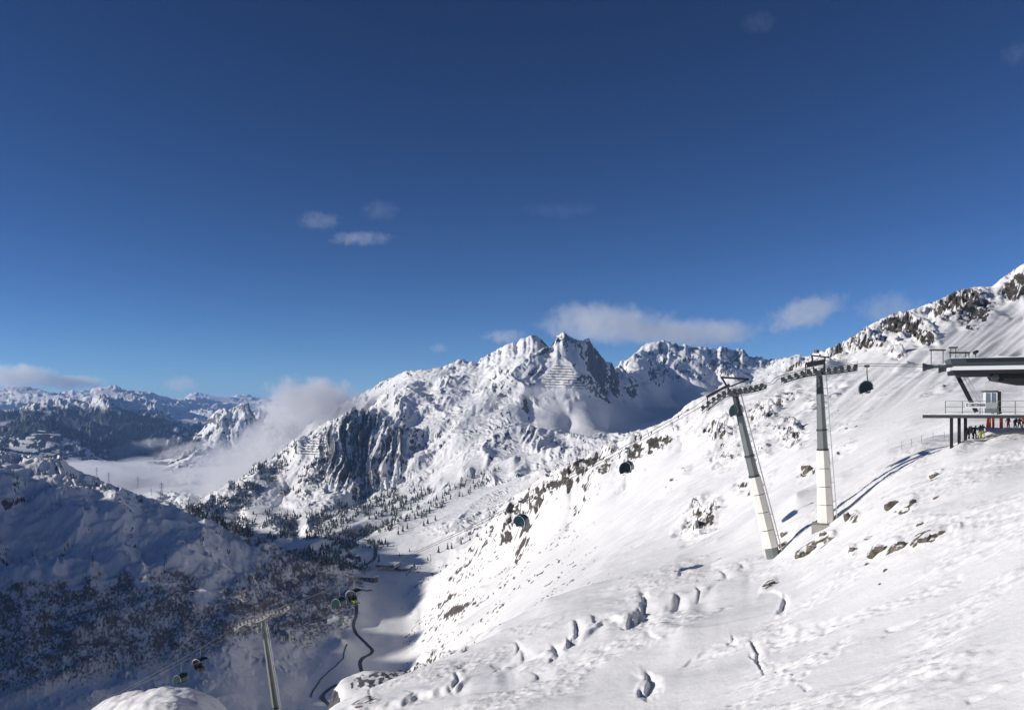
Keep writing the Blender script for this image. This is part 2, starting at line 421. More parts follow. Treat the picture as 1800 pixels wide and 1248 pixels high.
def grid_mesh(name, co, R, Cn):
    me = bpy.data.meshes.new(name)
    me.vertices.add(R * Cn)
    me.vertices.foreach_set('co', co.ravel())
    i = np.arange((R - 1) * (Cn - 1)); r = i // (Cn - 1); c = i % (Cn - 1)
    a = r * Cn + c
    q = np.stack([a, a + 1, a + Cn + 1, a + Cn], 1).astype(np.int32)
    me.loops.add(q.size); me.polygons.add(len(q))
    me.loops.foreach_set('vertex_index', q.ravel())
    me.polygons.foreach_set('loop_start', np.arange(0, q.size, 4, dtype=np.int32))
    me.polygons.foreach_set('use_smooth', np.ones(len(q), dtype=bool))
    me.update(calc_edges=True)
    return me

def overlap(f, k=0.97): return lambda c: f(c) * k
def ground(px, py=None, D=None):
    """a point of the built ground: at column px and distance D, or where the sight line (px, py) first meets it"""
    best = None
    for name, cols, lnD, z in TERR:
        if not (cols[0] <= px <= cols[-1]): continue
        j = np.searchsorted(cols, px) - 1; j = min(max(j, 0), len(cols) - 2)
        f = (px - cols[j]) / (cols[j + 1] - cols[j])
        L = lnD[:, j] * (1 - f) + lnD[:, j + 1] * f
        zz = z[:, j] * (1 - f) + z[:, j + 1] * f
        if D is not None:
            if L[0] - 0.03 <= math.log(D) <= L[-1] + 1e-6:
                zz_ = float(np.interp(math.log(D), L, zz))
                return Vector(((px - CX) / F * D, D, zz_))
        else:
            rows = CY - zz / np.exp(L) * F
            hit = np.nonzero(rows <= py)[0]
            if len(hit):
                i = hit[0]
                d = float(np.exp(L[i]))
                if i > 0:
                    g = (rows[i - 1] - py) / max(rows[i - 1] - rows[i], 1e-9)
                    g = min(max(g, 0), 1)
                    d = math.exp(L[i - 1] * (1 - g) + L[i] * g)
                if best is None or d < best: best = d
    if D is None and best is not None: return ground(px, D=best)
    return None
def at(px, py, D):
    return Vector(((px - CX) / F * D, D, (CY - py) / F * D))

SNOW_ROCK = dict(rock_a=(0.06, 0.06, 0.062), rock_b=(0.19, 0.185, 0.18), veg_col=(0.05, 0.046, 0.04))
m_near = terrain_material('snow_near', 3.2, 0.10, (0.10, 0.085, 0.06), (0.26, 0.225, 0.165), (0.08, 0.07, 0.05), bump=0.5)
m_mid = terrain_material('snow_slope', 0.7, 0.6, (0.042, 0.036, 0.030), (0.175, 0.15, 0.118), (0.10, 0.09, 0.07), bump=0.3)
m_hill = terrain_material('snow_hill', 0.3, 1.0, **{**SNOW_ROCK, 'veg_col': (0.21, 0.18, 0.15)}, bump=0.35)
m_alp = terrain_material('snow_alpine', 0.05, 5.0, **SNOW_ROCK, bump=0.4)
m_far = terrain_material('snow_far', 0.012, 12.0, **{**SNOW_ROCK, 'veg_col': (0.018, 0.024, 0.026)}, bump=0.4)

# ---- near slope
def near_end(c): return np.interp(c, [-2600, 0, 420, 560, 700, 850, 1600, 3000], [200, 200, 190, 150, 170, 190, 185, 185])
def rough_near(px, py, D):
    r = 0.16 + 0.9 * blob(px, py, 280, 1230, 150, 45) + 0.25 * blob(px, py, 1600, 900, 160, 90, 25) + 0.12 * sstep(60, 110, D)
    k = sstep(np.where(px < 470, 155, 128), np.where(px < 470, 175, 150), D)
    return r * (1 - k) + 0.25 * k, np.full(px.shape, 0.25) + 0.1 * k, np.zeros(px.shape)
ROCKS_NEAR = []
SCOOPS = [(1118,1072,52,40,1.5,30),(1186,1056,26,15,0.8,10),(1226,1044,16,11,0.6,0),(1008,1112,22,26,1.0,15),(996,1130,13,14,0.6,10),(972,1150,26,20,0.9,10),(918,1150,24,12,0.5,0),(908,1140,15,9,0.5,0),
          (798,1196,18,20,0.9,20),(1134,1192,36,30,1.2,15),(1374,1056,16,18,0.7,20),(1284,1110,20,8,0.5,40),(1326,1128,16,18,0.5,-20),(1268,1016,26,10,0.6,10),(1040,1088,44,14,0.6,-10),(1330,1150,12,26,0.4,-30),(870,1172,40,10,0.5,-15),(1300,1000,22,9,0.5,-5),
          (650,1226,22,9,0.4,0),(720,1215,26,9,0.4,-10),(1090,1010,30,8,0.4,0),(1190,1010,26,8,0.4,-10),(940,1190,40,9,0.4,0)]
def extra_near(px, py, D, x):
    # wind-carved ripples, a chain of wind scoops, old tracks
    y = D
    m = sstep(16, 30, D)
    wx = x + 0.5 * perlin(x / 5, y / 5, 4)
    rip = (0.5 - np.abs(perlin(wx / 2.6 + 0.3 * y / 2.6, y / 1.2, 5))) * 0.16 + (0.5 - np.abs(perlin(wx / 1.3 + 0.2 * y, y / 0.65, 6))) * 0.10 + perlin(wx / 0.5, y / 0.4, 7) * 0.03
    patch = sstep(-0.15, 0.3, perlin(x / 14, y / 11, 8) + 0.25 * perlin(x / 5, y / 4, 9))
    z = rip * (0.2 + 1.6 * patch)
    z = z + 0.35 * perlin(x / 11, y / 8, 31) + 0.9 * perlin(x / 34, y / 22, 33)
    # drifts running down the slope with a sharp lee edge
    s = (x * 0.55 + y * 0.83) / 13 + 0.5 * perlin(x / 21, y / 17, 35)
    saw = s - np.floor(s)
    z = z + 0.35 * (saw ** 2.2) * sstep(0.0, 0.5, perlin(x / 30, y / 24, 36)) * (1 - sstep(0.9, 1.0, saw))
    wob = 0.15 * perlin(px / 13, py / 11, 41) + 0.03 * perlin(px / 5, py / 4, 42)
    for cx, cy, rx, ry, dep, ang in SCOOPS:
        # a wind scoop: sharp lip on the windward side, drop, then a ramp back up
        a = math.radians(ang); dx = px - cx; dy = py - cy
        u = (dx * math.cos(a) + dy * math.sin(a)) / rx + wob; v = (-dx * math.sin(a) + dy * math.cos(a)) / ry + 0.7 * wob
        u = u + 0.35 * v * v
        side = np.clip(1 - v * v, 0, 1) ** 0.6
        prof = sstep(0.0, 0.26, u) * np.clip(1 - u, 0, 1) ** 1.3
        lip = 0.14 * np.exp(-((u + 0.12) / 0.22) ** 2)
        z = z + 0.62 * dep * side * (lip - prof)
    # one long wind lip joining the scoops
    LIP = [(560,1262),(700,1232),(800,1202),(930,1158),(1000,1128),(1060,1094),(1140,1072),(1230,1042),(1300,1006),(1340,996)]
    lp = np.interp(px, [q[0] for q in LIP], [q[1] for q in LIP]) + 7 * perlin(px / 34, py / 60, 45) + 1.5 * perlin(px / 13, py / 20, 46)
    v = py - lp
    mod = sstep(-0.5, 0.3, perlin(px / 48, 0 * px + 2.2, 47)) * sstep(560, 640, px) * (1 - sstep(1300, 1345, px))
    z = z - 0.55 * mod * sstep(0, 8, v) * np.exp(-np.clip(v, 0, 99) / 24) + 0.25 * mod * np.exp(-(v / 9) ** 2)
    for off, amp, sd in ((48, 0.2, 61), (95, 0.2, 65)):
        v = py - lp - off - 14 * perlin(px / 60, py / 80, sd) - 3 * perlin(px / 22, py / 30, sd + 1)
        mod = sstep(0.0, 0.5, perlin(px / 70, 0 * px + 5.2, sd + 2)) * sstep(640, 760, px) * (1 - sstep(1420, 1520, px))
        z = z - amp * mod * sstep(0, 4, v) * np.exp(-np.clip(v, 0, 99) / 16)
    # trampled tracks
    tr = np.zeros(px.shape)
    for (x0, y0, x1, y1, w) in [(1290,1250,1420,1180,9),(1330,1130,1420,1215,7),(1420,1160,1490,1110,8),(1560,1095,1680,1055,7),(1350,1120,1690,1010,16),(1250,1248,1400,1190,8),(1700,1240,1800,1190,7)]:
        vx, vy = x1 - x0, y1 - y0; L = math.hypot(vx, vy)
        u = ((px - x0) * vx + (py - y0) * vy) / L; v = ((px - x0) * -vy + (py - y0) * vx) / L
        tr = np.maximum(tr, (1 - sstep(w * 0.4, w, np.abs(v))) * sstep(-8, 4, u) * (1 - sstep(L - 4, L + 8, u)))
    z = z + tr * (0.13 * perlin(x / 0.55, y / 0.7, 51) + 0.1 * perlin(x / 1.1, y / 1.2, 52) - 0.04)
    for cx, cy, rx, ry, a in NEAR_OUT:
        z = z + blob(px, py, cx, cy, rx, ry, a) * (0.12 + 0.3 * np.abs(perlin(x / 2.2, y / 2.2, 61)))
    e0 = np.where(px < 470, 150, 125)
    return z * m * (1 - sstep(e0, e0 + 25, D))
NEAR_OUT = [(1430,960,52,12,28),(1350,1028,20,7,35),(1560,965,34,13,25),(1625,945,40,14,25),(1590,893,26,13,20),(1500,910,12,14,60),(1497,970,10,9,40),(1645,838,16,8,30),(1340,840,8,12,0),
            (1425,832,30,12,20),(815,1142,10,5,20),(1680,930,14,6,20),(1450,952,26,8,25),(640,1232,30,12,20)]
def mask_near(px, py, D, x, z, steep, ridge):
    r = np.zeros(px.shape)
    n = perlin(x / 1.7, D / 1.7, 71) + 0.6 * perlin(x / 0.6, D / 0.6, 72)
    for o in NEAR_OUT:
        r = np.maximum(r, blob(px, py, *o) * (0.50 + 0.55 * n))
    sp = sstep(0.35, 0.55, perlin(px / 26, py / 18, 74) + 0.3) * sstep(0.62, 0.9, perlin(px / 3.5, py / 2.6, 75) * 1.3) * blob(px, py, 1600, 930, 170, 100, 25)
    return np.maximum(r, sp * 0.7), np.zeros(px.shape)
near_cols = columns(540, 1840, 2.1)
near_cols = np.concatenate([near_cols[near_cols < 120], np.arange(123, 537, 3.0), near_cols[near_cols >= 538]])
near_slope = terrain('near_slope', near_cols, 1.2, near_end, 600, m_near, rough_near, mask_near, extra_near, rowpow=([0, 0.08, 1], [0, 0.6, 1]))

# ---- the slope and ridge right of the valley
def mid_end(c): return np.interp(c, [700, 760, 860, 900, 1000, 1250, 1800, 3000], [1500, 1450, 1350, 1200, 1050, 950, 1150, 1200])
MID_ROCK = [(1000,835,120,19,30,1.05),(930,885,50,18,40,0.95),(1140,785,60,15,20,1.3),(1060,820,60,16,30,0.8),(880,930,50,22,40,0.75),(1260,755,22,26,60,0.9),(1345,725,26,16,20,0.9),(1390,765,20,22,60,0.85),(1320,850,45,25,40,0.6),(1230,915,40,28,45,0.85),
            (1225,925,22,16,30,1.0),(1420,830,18,14,30,0.8),(1300,770,70,40,40,0.45),(1210,730,40,16,30,0.6),(1580,572,44,15,-14,1.7),(1625,592,24,15,-30,1.6),(1705,535,50,28,-25,1.7),(1660,545,30,22,-30,0.9),(1790,505,36,24,30,1.6),(1530,605,26,11,0,1.4),(1480,612,24,10,20,0.9),
            (1575,622,14,8,-20,0.9),(1700,565,30,14,-30,0.9),(1560,590,30,22,-30,0.6),(1500,590,30,14,30,0.7),(1390,635,40,12,20,0.9),(1440,640,24,14,0,0.6),(1760,560,14,10,0,0.5),(680,1195,80,26,8,0.9),(850,1110,30,10,25,0.5),(760,1170,50,14,10,0.8),(1700,650,30,8,0,0.2),(1450,700,34,12,30,0.55),(1500,745,26,10,30,0.55),(1560,690,22,8,20,0.45),(1380,700,28,12,30,0.65),(1600,650,34,10,-10,0.45),(1280,800,34,22,45,0.65),(1180,850,34,12,40,0.55),(1480,790,22,10,30,0.55),(1640,690,26,8,20,0.45),(1330,800,26,16,45,0.6),(1110,850,40,10,35,0.4)]
def rough_mid(px, py, D):
    r = np.full(px.shape, 0.34); s = np.full(px.shape, 0.35)
    for (cx, cy, rx, ry, a, k) in MID_ROCK:
        b = blob(px, py, cx, cy, rx * 1.3, ry * 1.4, a) * min(k, 1)
        r = np.maximum(r, 0.34 + 0.75 * b); s = np.maximum(s, 0.35 + 0.5 * b)
    r = r + 0.45 * blob(px, py, 1600, 548, 240, 50, 25) * sstep(600, 700, D) + 0.25 * blob(px, py, 1350, 720, 180, 70, 25)
    r = r * (1 - 0.65 * blob(px, py, 1760, 610, 110, 70)) * (1 - 0.5 * blob(px, py, 1000, 960, 130, 60, 38)) * (1 - 0.6 * blob(px, py, 1560, 700, 110, 50, 30))
    k = sstep(188, 270, D) * sstep(707, 735, px)
    k0 = 0.25 - 0.15 * sstep(500, 650, D)
    return r * k + k0 * (1 - k), s * k + 0.35 * (1 - k), 0.9 * sstep(200, 350, D) * k
def extra_mid(px, py, D, x):
    z = np.zeros(px.shape)
    # runnels down the fall line
    a = math.radians(38); u = px * math.cos(a) - py * math.sin(a); v = px * math.sin(a) + py * math.cos(a)
    z = z + (D / 500) * (1.1 * perlin(u / 90, v / 16, 81) + 0.5 * perlin(u / 50, v / 7, 82)) * sstep(250, 400, D) * sstep(720, 780, px)
    # the moraine in the shade of the valley floor
    b = blob(px, py, 820, 1055, 46, 10, 32); z = z + 4 * b * (D > 450)
    return z
def mask_mid(px, py, D, x, z, steep, ridge):
    n = fbm(px / 17, py / 13, 4, 101)
    n2 = fbm(px / 6.0, py / 4.5, 3, 105)
    nf = perlin(px / 2.9, py / 2.3, 109)
    r = np.zeros(px.shape)
    for (cx, cy, rx, ry, a, k) in MID_ROCK:
        r = np.maximum(r, blob(px, py, cx, cy, rx, ry, a) * k * (0.50 + 0.55 * n + 0.5 * n2 + 0.22 * nf))
    r = np.maximum(r, sstep(0.42, 0.60, steep + 0.12 * n + 0.14 * n2) * 0.9)
    # streaks of stones and grass along the fall line
    a = math.radians(38); u = px * math.cos(a) - py * math.sin(a); v = px * math.sin(a) + py * math.cos(a)
    st = perlin(u / 120, v / 14, 111) + 0.55 * perlin(u / 40, v / 6, 112)
    fine = perlin(u / 9, v / 3.4, 113) + 0.8 * perlin(u / 4, v / 2.2, 114)
    zone = sstep(1250, 900, px) * sstep(640, 760, px) + 0.55 * sstep(860, 760, py) * sstep(1750, 1500, px)
    sp = sstep(-0.1, 0.35, st) * sstep(0.1, 0.7, fine) * np.clip(zone, 0, 1)
    rim = sstep(0.3, 0.8, fine) * blob(px, py, 760, 1090, 110, 26, 34) * 0.9
    return np.clip(r, 0, 1.2), np.maximum(sp, rim) * 0.9
mid_cols = columns(700, 1840, 2.2, lo=699.5)
big_slope = terrain('big_slope', mid_cols, overlap(near_end), mid_end, 560, m_mid, rough_mid, mask_mid, extra_mid,
    fit=[([(900,880,950),(950,840,850),(1000,812,800),(1060,782,780),(1120,760,760),(1180,735,740),(1215,705,730),(1250,692,720),(1320,676,740),(1380,652,780),(1430,622,800),(1460,612,800),(1490,598,800),(1530,570,820),(1570,556,830),(1600,545,850),(1650,528,870),(1680,512,880),(1715,504,890),(1745,504,900),(1765,487,910),(1800,464,920),(1850,445,930)], 6, 0.14, 0.5)])

# ---- the shaded hill on the left and the valley floor
def hill_end(c): return np.interp(c, [-2600, -100, 300, 450, 560, 640, 700], [2400, 2000, 1750, 1600, 1480, 1480, 1500])
def rough_hill(px, py, D):
    hill = sstep(640, 520, px + (py - 1100) * 0.3) * sstep(500, 760, D)
    floor = blob(px, py, 480, 1230, 120, 60) + blob(px, py, 680, 1090, 80, 80)
    r = 0.22 + (0.55 + 0.25 * sstep(1000, 1120, D)) * hill * (1 - 0.8 * np.clip(floor, 0, 1))
    r = np.maximum(r, 0.8 * blob(px, py, 680, 1195, 90, 30) * (D < 520))
    r = r * (0.25 + 0.75 * sstep(-500, -150, px))
    k = sstep(202, 290, D) * (1 - sstep(672, 697, px))
    k0 = 0.25 - 0.15 * sstep(500, 650, D)
    return r * k + k0 * (1 - k), 0.35 + 0.25 * hill, 0.85 * hill * k
def extra_hill(px, py, D, x):
    # gullies running down to the valley, humps on the shoulder
    z = 9 * perlin(px / 75 + py / 160, py / 260, 121) * blob(px, py, 430, 1040, 220, 130)
    up = sstep(980, 1080, D) * (1 - sstep(560, 680, px))
    z = z + up * (13 * perlin(x / 95, D / 120, 125) + 6 * perlin(x / 42, D / 60, 126) + 2.5 * perlin(x / 17, D / 24, 127))
    bench = np.exp(-((D - 1060 - 30 * perlin(x / 90, 0 * x, 128)) / 40) ** 2) * sstep(-60, 20, px) * (1 - sstep(230, 300, px))
    z = z + bench * (9 + 6 * perlin(x / 30, D / 30, 129) * 0.4)
    return z * sstep(600, 760, D)
def mask_hill(px, py, D, x, z, steep, ridge):
    n = fbm(px / 34, py / 20, 4, 131)
    n2 = fbm(px / 9, py / 6, 3, 135)
    zone = sstep(985, 1040, py + 14 * n + 0.06 * (px - 150)) * sstep(1260, 1170, py + 0.18 * (px - 100) + 20 * n)
    zone = np.maximum(zone, blob(px, py, 500, 1060, 150, 110, 30))
    zone = zone * (1 - blob(px, py, 455, 1200, 90, 90)) * (1 - 0.85 * blob(px, py, 405, 985, 26, 110, -35)) * sstep(600, 700, D)
    zone = zone * sstep(650, 605, px + 0.25 * (py - 1100))
    n3 = perlin(px / 4.2, py / 2.6, 138) + 0.7 * perlin(px / 2.3, py / 1.7, 139)
    v = zone * (0.56 + 0.22 * n + 0.2 * n2 + 0.34 * n3)
    few = (1 - zone) * sstep(0.4, 0.9, n2 + 0.5 * n) * blob(px, py, 300, 930, 380, 110) * 0.6 * (0.8 + 0.5 * n3)
    east = blob(px, py, 470, 950, 150, 34, -30) * (0.5 + 0.5 * n2)
    v = np.maximum(np.maximum(v, few), east)
    rock = blob(px, py, 680, 1197, 85, 24, 4) * (0.55 + 0.6 * n2) * (D < 520)
    rock = np.maximum(rock, sstep(0.34, 0.55, steep) * 0.8)
    # dark open brook on the valley floor
    return rock, np.clip(v, 0, 1)
hill_cols = columns(-40, 706, 2.0, hi=700)
hill_cols = hill_cols[hill_cols <= 708]
left_hill = terrain('left_hill', hill_cols, overlap(near_end), hill_end, 640, m_hill, rough_hill, mask_hill, extra_hill,
    fit=[([(-80,780,1450),(0,792,1450),(50,802,1450),(80,806,1450),(105,802,1450),(130,826,1450),(170,843,1430),(210,856,1400),(250,872,1400),(300,885,1400),(340,892,1380),(390,915,1350),(450,945,1330),(500,966,1330)], 14, 0.12, 0.0)])

# ---- mountain group in the middle distance
def alp_start(c): return np.minimum(np.where(c < 704, hill_end(np.minimum(c, 700)), mid_end(np.maximum(c, 680))), 5000) * 0.985
CREST_A = [(560,742,4200),(600,712,4150),(640,690,4050),(665,674,4000),(720,656,3850),(755,654,3750),(790,642,3650),(805,634,3620),(812,628,3600),(822,634,3580),(835,640,3550),(850,628,3500),(880,612,3450),(915,598,3400),(935,589,3400),(945,592,3400),(952,598,3400),(968,611,3380),
            (980,590,3350),(992,584,3350),(1008,597,3380),(1020,600,3400),(1035,596,3420),(1050,618,3480),(1065,636,3550),(1085,642,3700)]
CREST_B = [(1100,634,4600),(1115,622,4700),(1135,606,4800),(1160,597,4800),(1185,604,4900),(1215,608,4900),(1245,612,4900),(1262,614,4900),(1272,607,4900),(1285,618,4900),(1300,611,5000),(1318,626,5000),(1345,630,5000),(1375,630,4600),(1400,624,4500)]
def rough_alp(px, py, D):
    r = 0.74 + 0.1 * blob(px, py, 640, 790, 130, 90) - 0.12 * blob(px, py, 980, 620, 150, 60) - 0.65 * blob(px, py, 1050, 735, 130, 35) - 0.5 * blob(px, py, 1200, 700, 110, 26) - 0.6 * blob(px, py, 450, 905, 90, 22)
    r = r - 0.6 * blob(px, py, 640, 965, 190, 34) - 0.5 * blob(px, py, 720, 900, 260, 55, 22)
    r = r - 0.1 * blob(px, py, 880, 750, 240, 90, 22)
    k = sstep(1.0, 1.1, D / alp_start(px))
    r = r * k + 0.25 * (1 - k)
    r = np.where(D > 5600, 0.6, r)
    return np.clip(r, 0.1, 2), np.full(px.shape, 0.92), np.ones(px.shape)
def extra_alp(px, py, D, x):
    # gullies and ribs down the front faces
    w = px + 14 * perlin(px / 60, py / 50, 141) + 0.25 * (py - 800)
    rib = (1 - np.abs(perlin(w / 13, py / 110, 142)) * 1.7) * 34 + (1 - np.abs(perlin(w / 6, py / 70, 144)) * 1.6) * 10
    w2 = px + 0.5 * (py - 780) + 16 * perlin(px / 55, py / 45, 146) + 6 * perlin(px / 20, py / 18, 149)
    rib2 = ((1 - np.abs(perlin(w2 / 16, py / 60, 147)) * 1.7) * 11 + (1 - np.abs(perlin(w2 / 7, py / 34, 148)) * 1.6) * 4) * sstep(-0.25, 0.5, perlin(px / 46, py / 30, 150))
    z = rib2 * (blob(px, py, 930, 795, 200, 55, 24) + 0.9 * blob(px, py, 820, 690, 190, 48, 22) + 0.6 * blob(px, py, 1190, 640, 110, 40)) * (1 - blob(px, py, 1015, 728, 120, 46)) * (D > 2000) + rib * 0.9 * blob(px, py, 640, 795, 90, 75, 20) * (D > 2200) * (D < 3000)
    a = math.radians(-28); v = -px * math.sin(a) * 0 + py + 0.55 * px
    z = z + 14 * perlin(px / 160, v / 20, 145) * blob(px, py, 650, 900, 260, 60, 25)
    return z
def mask_alp(px, py, D, x, z, steep, ridge):
    n = fbm(px / 15, py / 12, 4, 151)
    n2 = fbm(px / 5, py / 4, 3, 155)
    nv = perlin((px + 0.25 * py) / 5, py / 34, 157)
    r = sstep(0.37, 0.58, steep + 0.10 * n + 0.15 * n2 + 0.08 * ridge + 0.12 * nv)
    dark = blob(px, py, 640, 800, 100, 85, 20) * 0.28 + blob(px, py, 800, 760, 110, 40, 20) * 0.25 + 0.75 * blob(px, py, 1200, 640, 110, 40) + 0.7 * blob(px, py, 1310, 635, 70, 24) + 0.3 * blob(px, py, 1055, 640, 40, 36, -50)
    r = r + dark * (0.5 * n + 0.4 * n2 + 0.35)
    r = r * (1 - 0.8 * blob(px, py, 1060, 740, 130, 32)) * (1 - 0.7 * blob(px, py, 1180, 705, 90, 24))
    # tree-dark bands low down (the trees themselves stand on them)
    v = py + 0.46 * (px - 600)
    low = sstep(840, 900, v - 0.0) * sstep(1750, 2000, D) * 0
    return np.clip(r, 0, 1.1), low
alp_cols = columns(300, 1470, 1.6)
mountains = terrain('mountain_group', alp_cols, alp_start, 5900, 620, m_alp, rough_alp, mask_alp, extra_alp, fit=[(CREST_A, 3, 0.07, 1.0), (CREST_B, 3, 0.07, 0.9)])

# ---- far ranges
def rough_far(px, py, D):
    r = (0.75 + 0.45 * sstep(5900, 6300, D) * (1 - sstep(9500, 11000, D))) * (1 - 0.3 * sstep(12000, 20000, D))
    return r, np.full(px.shape, 0.85), np.ones(px.shape)
def mask_far(px, py, D, x, z, steep, ridge):
    n = fbm(px / 16, py / 7, 4, 161)
    forest = sstep(-60, -330, z + 200 * n) * (D < 12500) + blob(px, py, 130, 745, 200, 36) * (D < 9500) * (0.78 + 0.75 * n)
    rock = sstep(0.30, 0.5, steep + 0.1 * n)
    return np.clip(rock, 0, 1), np.clip(forest, 0, 1)
far_cols = columns(-40, 620, 1.9, lo=-1200, hi=2600)
far_ranges = terrain('far_mountains', far_cols, 5100, 33000, 330, m_far, rough_far, mask_far,
    fit=[([(355,757,5500),(376,735,5550),(392,726,5600),(412,722,5600),(427,714,5600),(439,716,5600),(446,733,5600),(470,752,5500)], 4, 0.05, 0.5)])

# ------------------------------------------------------------------ building kit
class MB:
    """collects faces for one mesh"""
    def __init__(s): s.v = []; s.f = []; s.mi = []
    def add(s, vs, fs, mi=0):
        o = len(s.v); s.v += [tuple(v) for v in vs]; s.f += [tuple(i + o for i in f) for f in fs]; s.mi += [mi] * len(fs)
        return s
    def box(s, lo, hi, mi=0):
        x0, y0, z0 = lo; x1, y1, z1 = hi
        return s.add([(x0,y0,z0),(x1,y0,z0),(x1,y1,z0),(x0,y1,z0),(x0,y0,z1),(x1,y0,z1),(x1,y1,z1),(x0,y1,z1)],
              [(0,3,2,1),(4,5,6,7),(0,1,5,4),(1,2,6,5),(2,3,7,6),(3,0,4,7)], mi)
    def beam(s, a, b, w, h=None, up=(0, 0, 1), mi=0):
        a = Vector(a); b = Vector(b); h = h or w
        d = (b - a).normalized(); u = Vector(up)
        if abs(d.dot(u)) > 0.98: u = Vector((0, 1, 0))
        r = d.cross(u).normalized(); u = r.cross(d)
        vs = [p + r * (i * w / 2) + u * (j * h / 2) for p in (a, b) for i, j in ((-1,-1),(1,-1),(1,1),(-1,1))]
        return s.add(vs, [(0,3,2,1),(4,5,6,7),(0,1,5,4),(1,2,6,5),(2,3,7,6),(3,0,4,7)], mi)
    def tube(s, pts, rad, n=6, mi=0, cap=True, rot=0.0):
        pts = [Vector(p) for p in pts]
        rs = rad if isinstance(rad, (list, tuple)) else [rad] * len(pts)
        vs = []; fs = []
        for i, p in enumerate(pts):
            d = (pts[min(i + 1, len(pts) - 1)] - pts[max(i - 1, 0)]).normalized()
            u = Vector((0, 0, 1)) if abs(d.z) < 0.95 else Vector((0, 1, 0))
            r = d.cross(u).normalized(); u = r.cross(d)
            for k in range(n):
                t = 2 * math.pi * k / n + rot
                vs.append(p + (r * math.cos(t) + u * math.sin(t)) * rs[i])
        for i in range(len(pts) - 1):
            for k in range(n):
                a = i * n + k; b = i * n + (k + 1) % n
                fs.append((a, b, b + n, a + n))
        if cap:
            fs.append(tuple(range(n))[::-1]); fs.append(tuple(range((len(pts) - 1) * n, len(pts) * n)))
        return s.add(vs, fs, mi)
    def prism(s, poly, y0, y1, mi=0):
        """polygon in x,z pushed along y"""
        n = len(poly)
        vs = [(x, y0, z) for x, z in poly] + [(x, y1, z) for x, z in poly]
        fs = [tuple(range(n)), tuple(range(2 * n - 1, n - 1, -1))] + [(i, i + n, (i + 1) % n + n, (i + 1) % n) for i in range(n)]
        return s.add(vs, fs, mi)
    def mesh(s, name, mats, smooth=False):
        me = bpy.data.meshes.new(name)
        me.from_pydata(s.v, [], s.f)
        for m in (mats if isinstance(mats, (list, tuple)) else [mats]): me.materials.append(m)
        if any(s.mi): me.polygons.foreach_set('material_index', s.mi)
        if smooth: me.polygons.foreach_set('use_smooth', [True] * len(s.f))
        bm = bmesh.new(); bm.from_mesh(me); bmesh.ops.recalc_face_normals(bm, faces=bm.faces); bm.to_mesh(me); bm.free()
        return me
    def build(s, name, mats, parent=None, smooth=False, label=None):
        o = bpy.data.objects.new(name, s.mesh(name, mats, smooth))
        COL.objects.link(o)
        if parent is not None: o.parent = parent
        if label: o['label'] = label
        return o
def tag(o, label, cat, group=None):
    o['label'] = label; o['category'] = cat
    if group: o['group'] = group
    return o
def thing(name, label, cat, loc=(0, 0, 0), rz=0.0, group=None):
    o = bpy.data.objects.new(name, None); COL.objects.link(o)
    o.location = loc; o.rotation_euler = (0, 0, rz)
    o.empty_display_size = 0.5
    return tag(o, label, cat, group)
def copy_tree(o, parent=None):
    c = o.copy(); COL.objects.link(c); c.parent = parent
    for ch in list(o.children): copy_tree(ch, c)
    return c

simple('steel_dark', (0.065, 0.07, 0.07), 0.45, 0.3, 0.25, 0.8)
simple('steel_mid', (0.20, 0.215, 0.205), 0.45, 0.3, 0.2, 0.9)
simple('steel_green', (0.23, 0.25, 0.215), 0.5, 0.2, 0.2, 0.7)
simple('galvanised', (0.46, 0.47, 0.47), 0.4, 0.4, 0.2, 2.0)
simple('rimed_steel', (0.29, 0.285, 0.27), 0.7, 0.1, 0.5, 2.6)
simple('padding', (0.80, 0.765, 0.68), 0.75, 0, 0.12, 0.8, 0.1)
simple('rubber', (0.03, 0.03, 0.032), 0.7, 0, 0.2, 3)
simple('black_paint', (0.008, 0.0085, 0.011), 0.7, 0, 0.25, 1.5)
simple('slate_paint', (0.045, 0.055, 0.068), 0.5, 0, 0.15, 1.2)
simple('white_paint', (0.80, 0.80, 0.78), 0.45, 0, 0.06, 1.5)
simple('grey_panel', (0.33, 0.34, 0.345), 0.5, 0, 0.1, 4)
simple('concrete', (0.36, 0.345, 0.31), 0.85, 0, 0.25, 1.0, 0.2)
simple('roof_snow', (0.86, 0.86, 0.87), 0.7, 0, 0.04, 0.8, 0.3)
simple('orange_pad', (0.78, 0.13, 0.035), 0.6, 0, 0.15, 2)
simple('rope_steel', (0.05, 0.05, 0.05), 0.5, 0.4, 0.1, 1)
simple('wood_dark', (0.07, 0.055, 0.04), 0.8, 0, 0.3, 1)
simple('facade', (0.34, 0.31, 0.27), 0.8, 0, 0.2, 0.3)
simple('asphalt', (0.05, 0.052, 0.056), 0.6, 0, 0.3, 0.1)
simple('letters', (0.10, 0.10, 0.105), 0.6, 0, 0.05, 3)
simple('window_glass', (0.16, 0.20, 0.24), 0.08, 0, 0.2, 1.0)
simple('skin', (0.55, 0.36, 0.27), 0.6, 0, 0.05, 5)
for nm, c in dict(cloth_black=(0.014, 0.014, 0.016), cloth_navy=(0.02, 0.035, 0.09), cloth_yellow=(0.78, 0.74, 0.03), cloth_red=(0.42, 0.05, 0.035), cloth_brown=(0.14, 0.07, 0.045), cloth_lime=(0.5, 0.62, 0.06), cloth_grey=(0.12, 0.12, 0.13), cloth_blue=(0.03, 0.07, 0.22)).items():
    simple(nm, c, 0.8, 0, 0.15, 6)
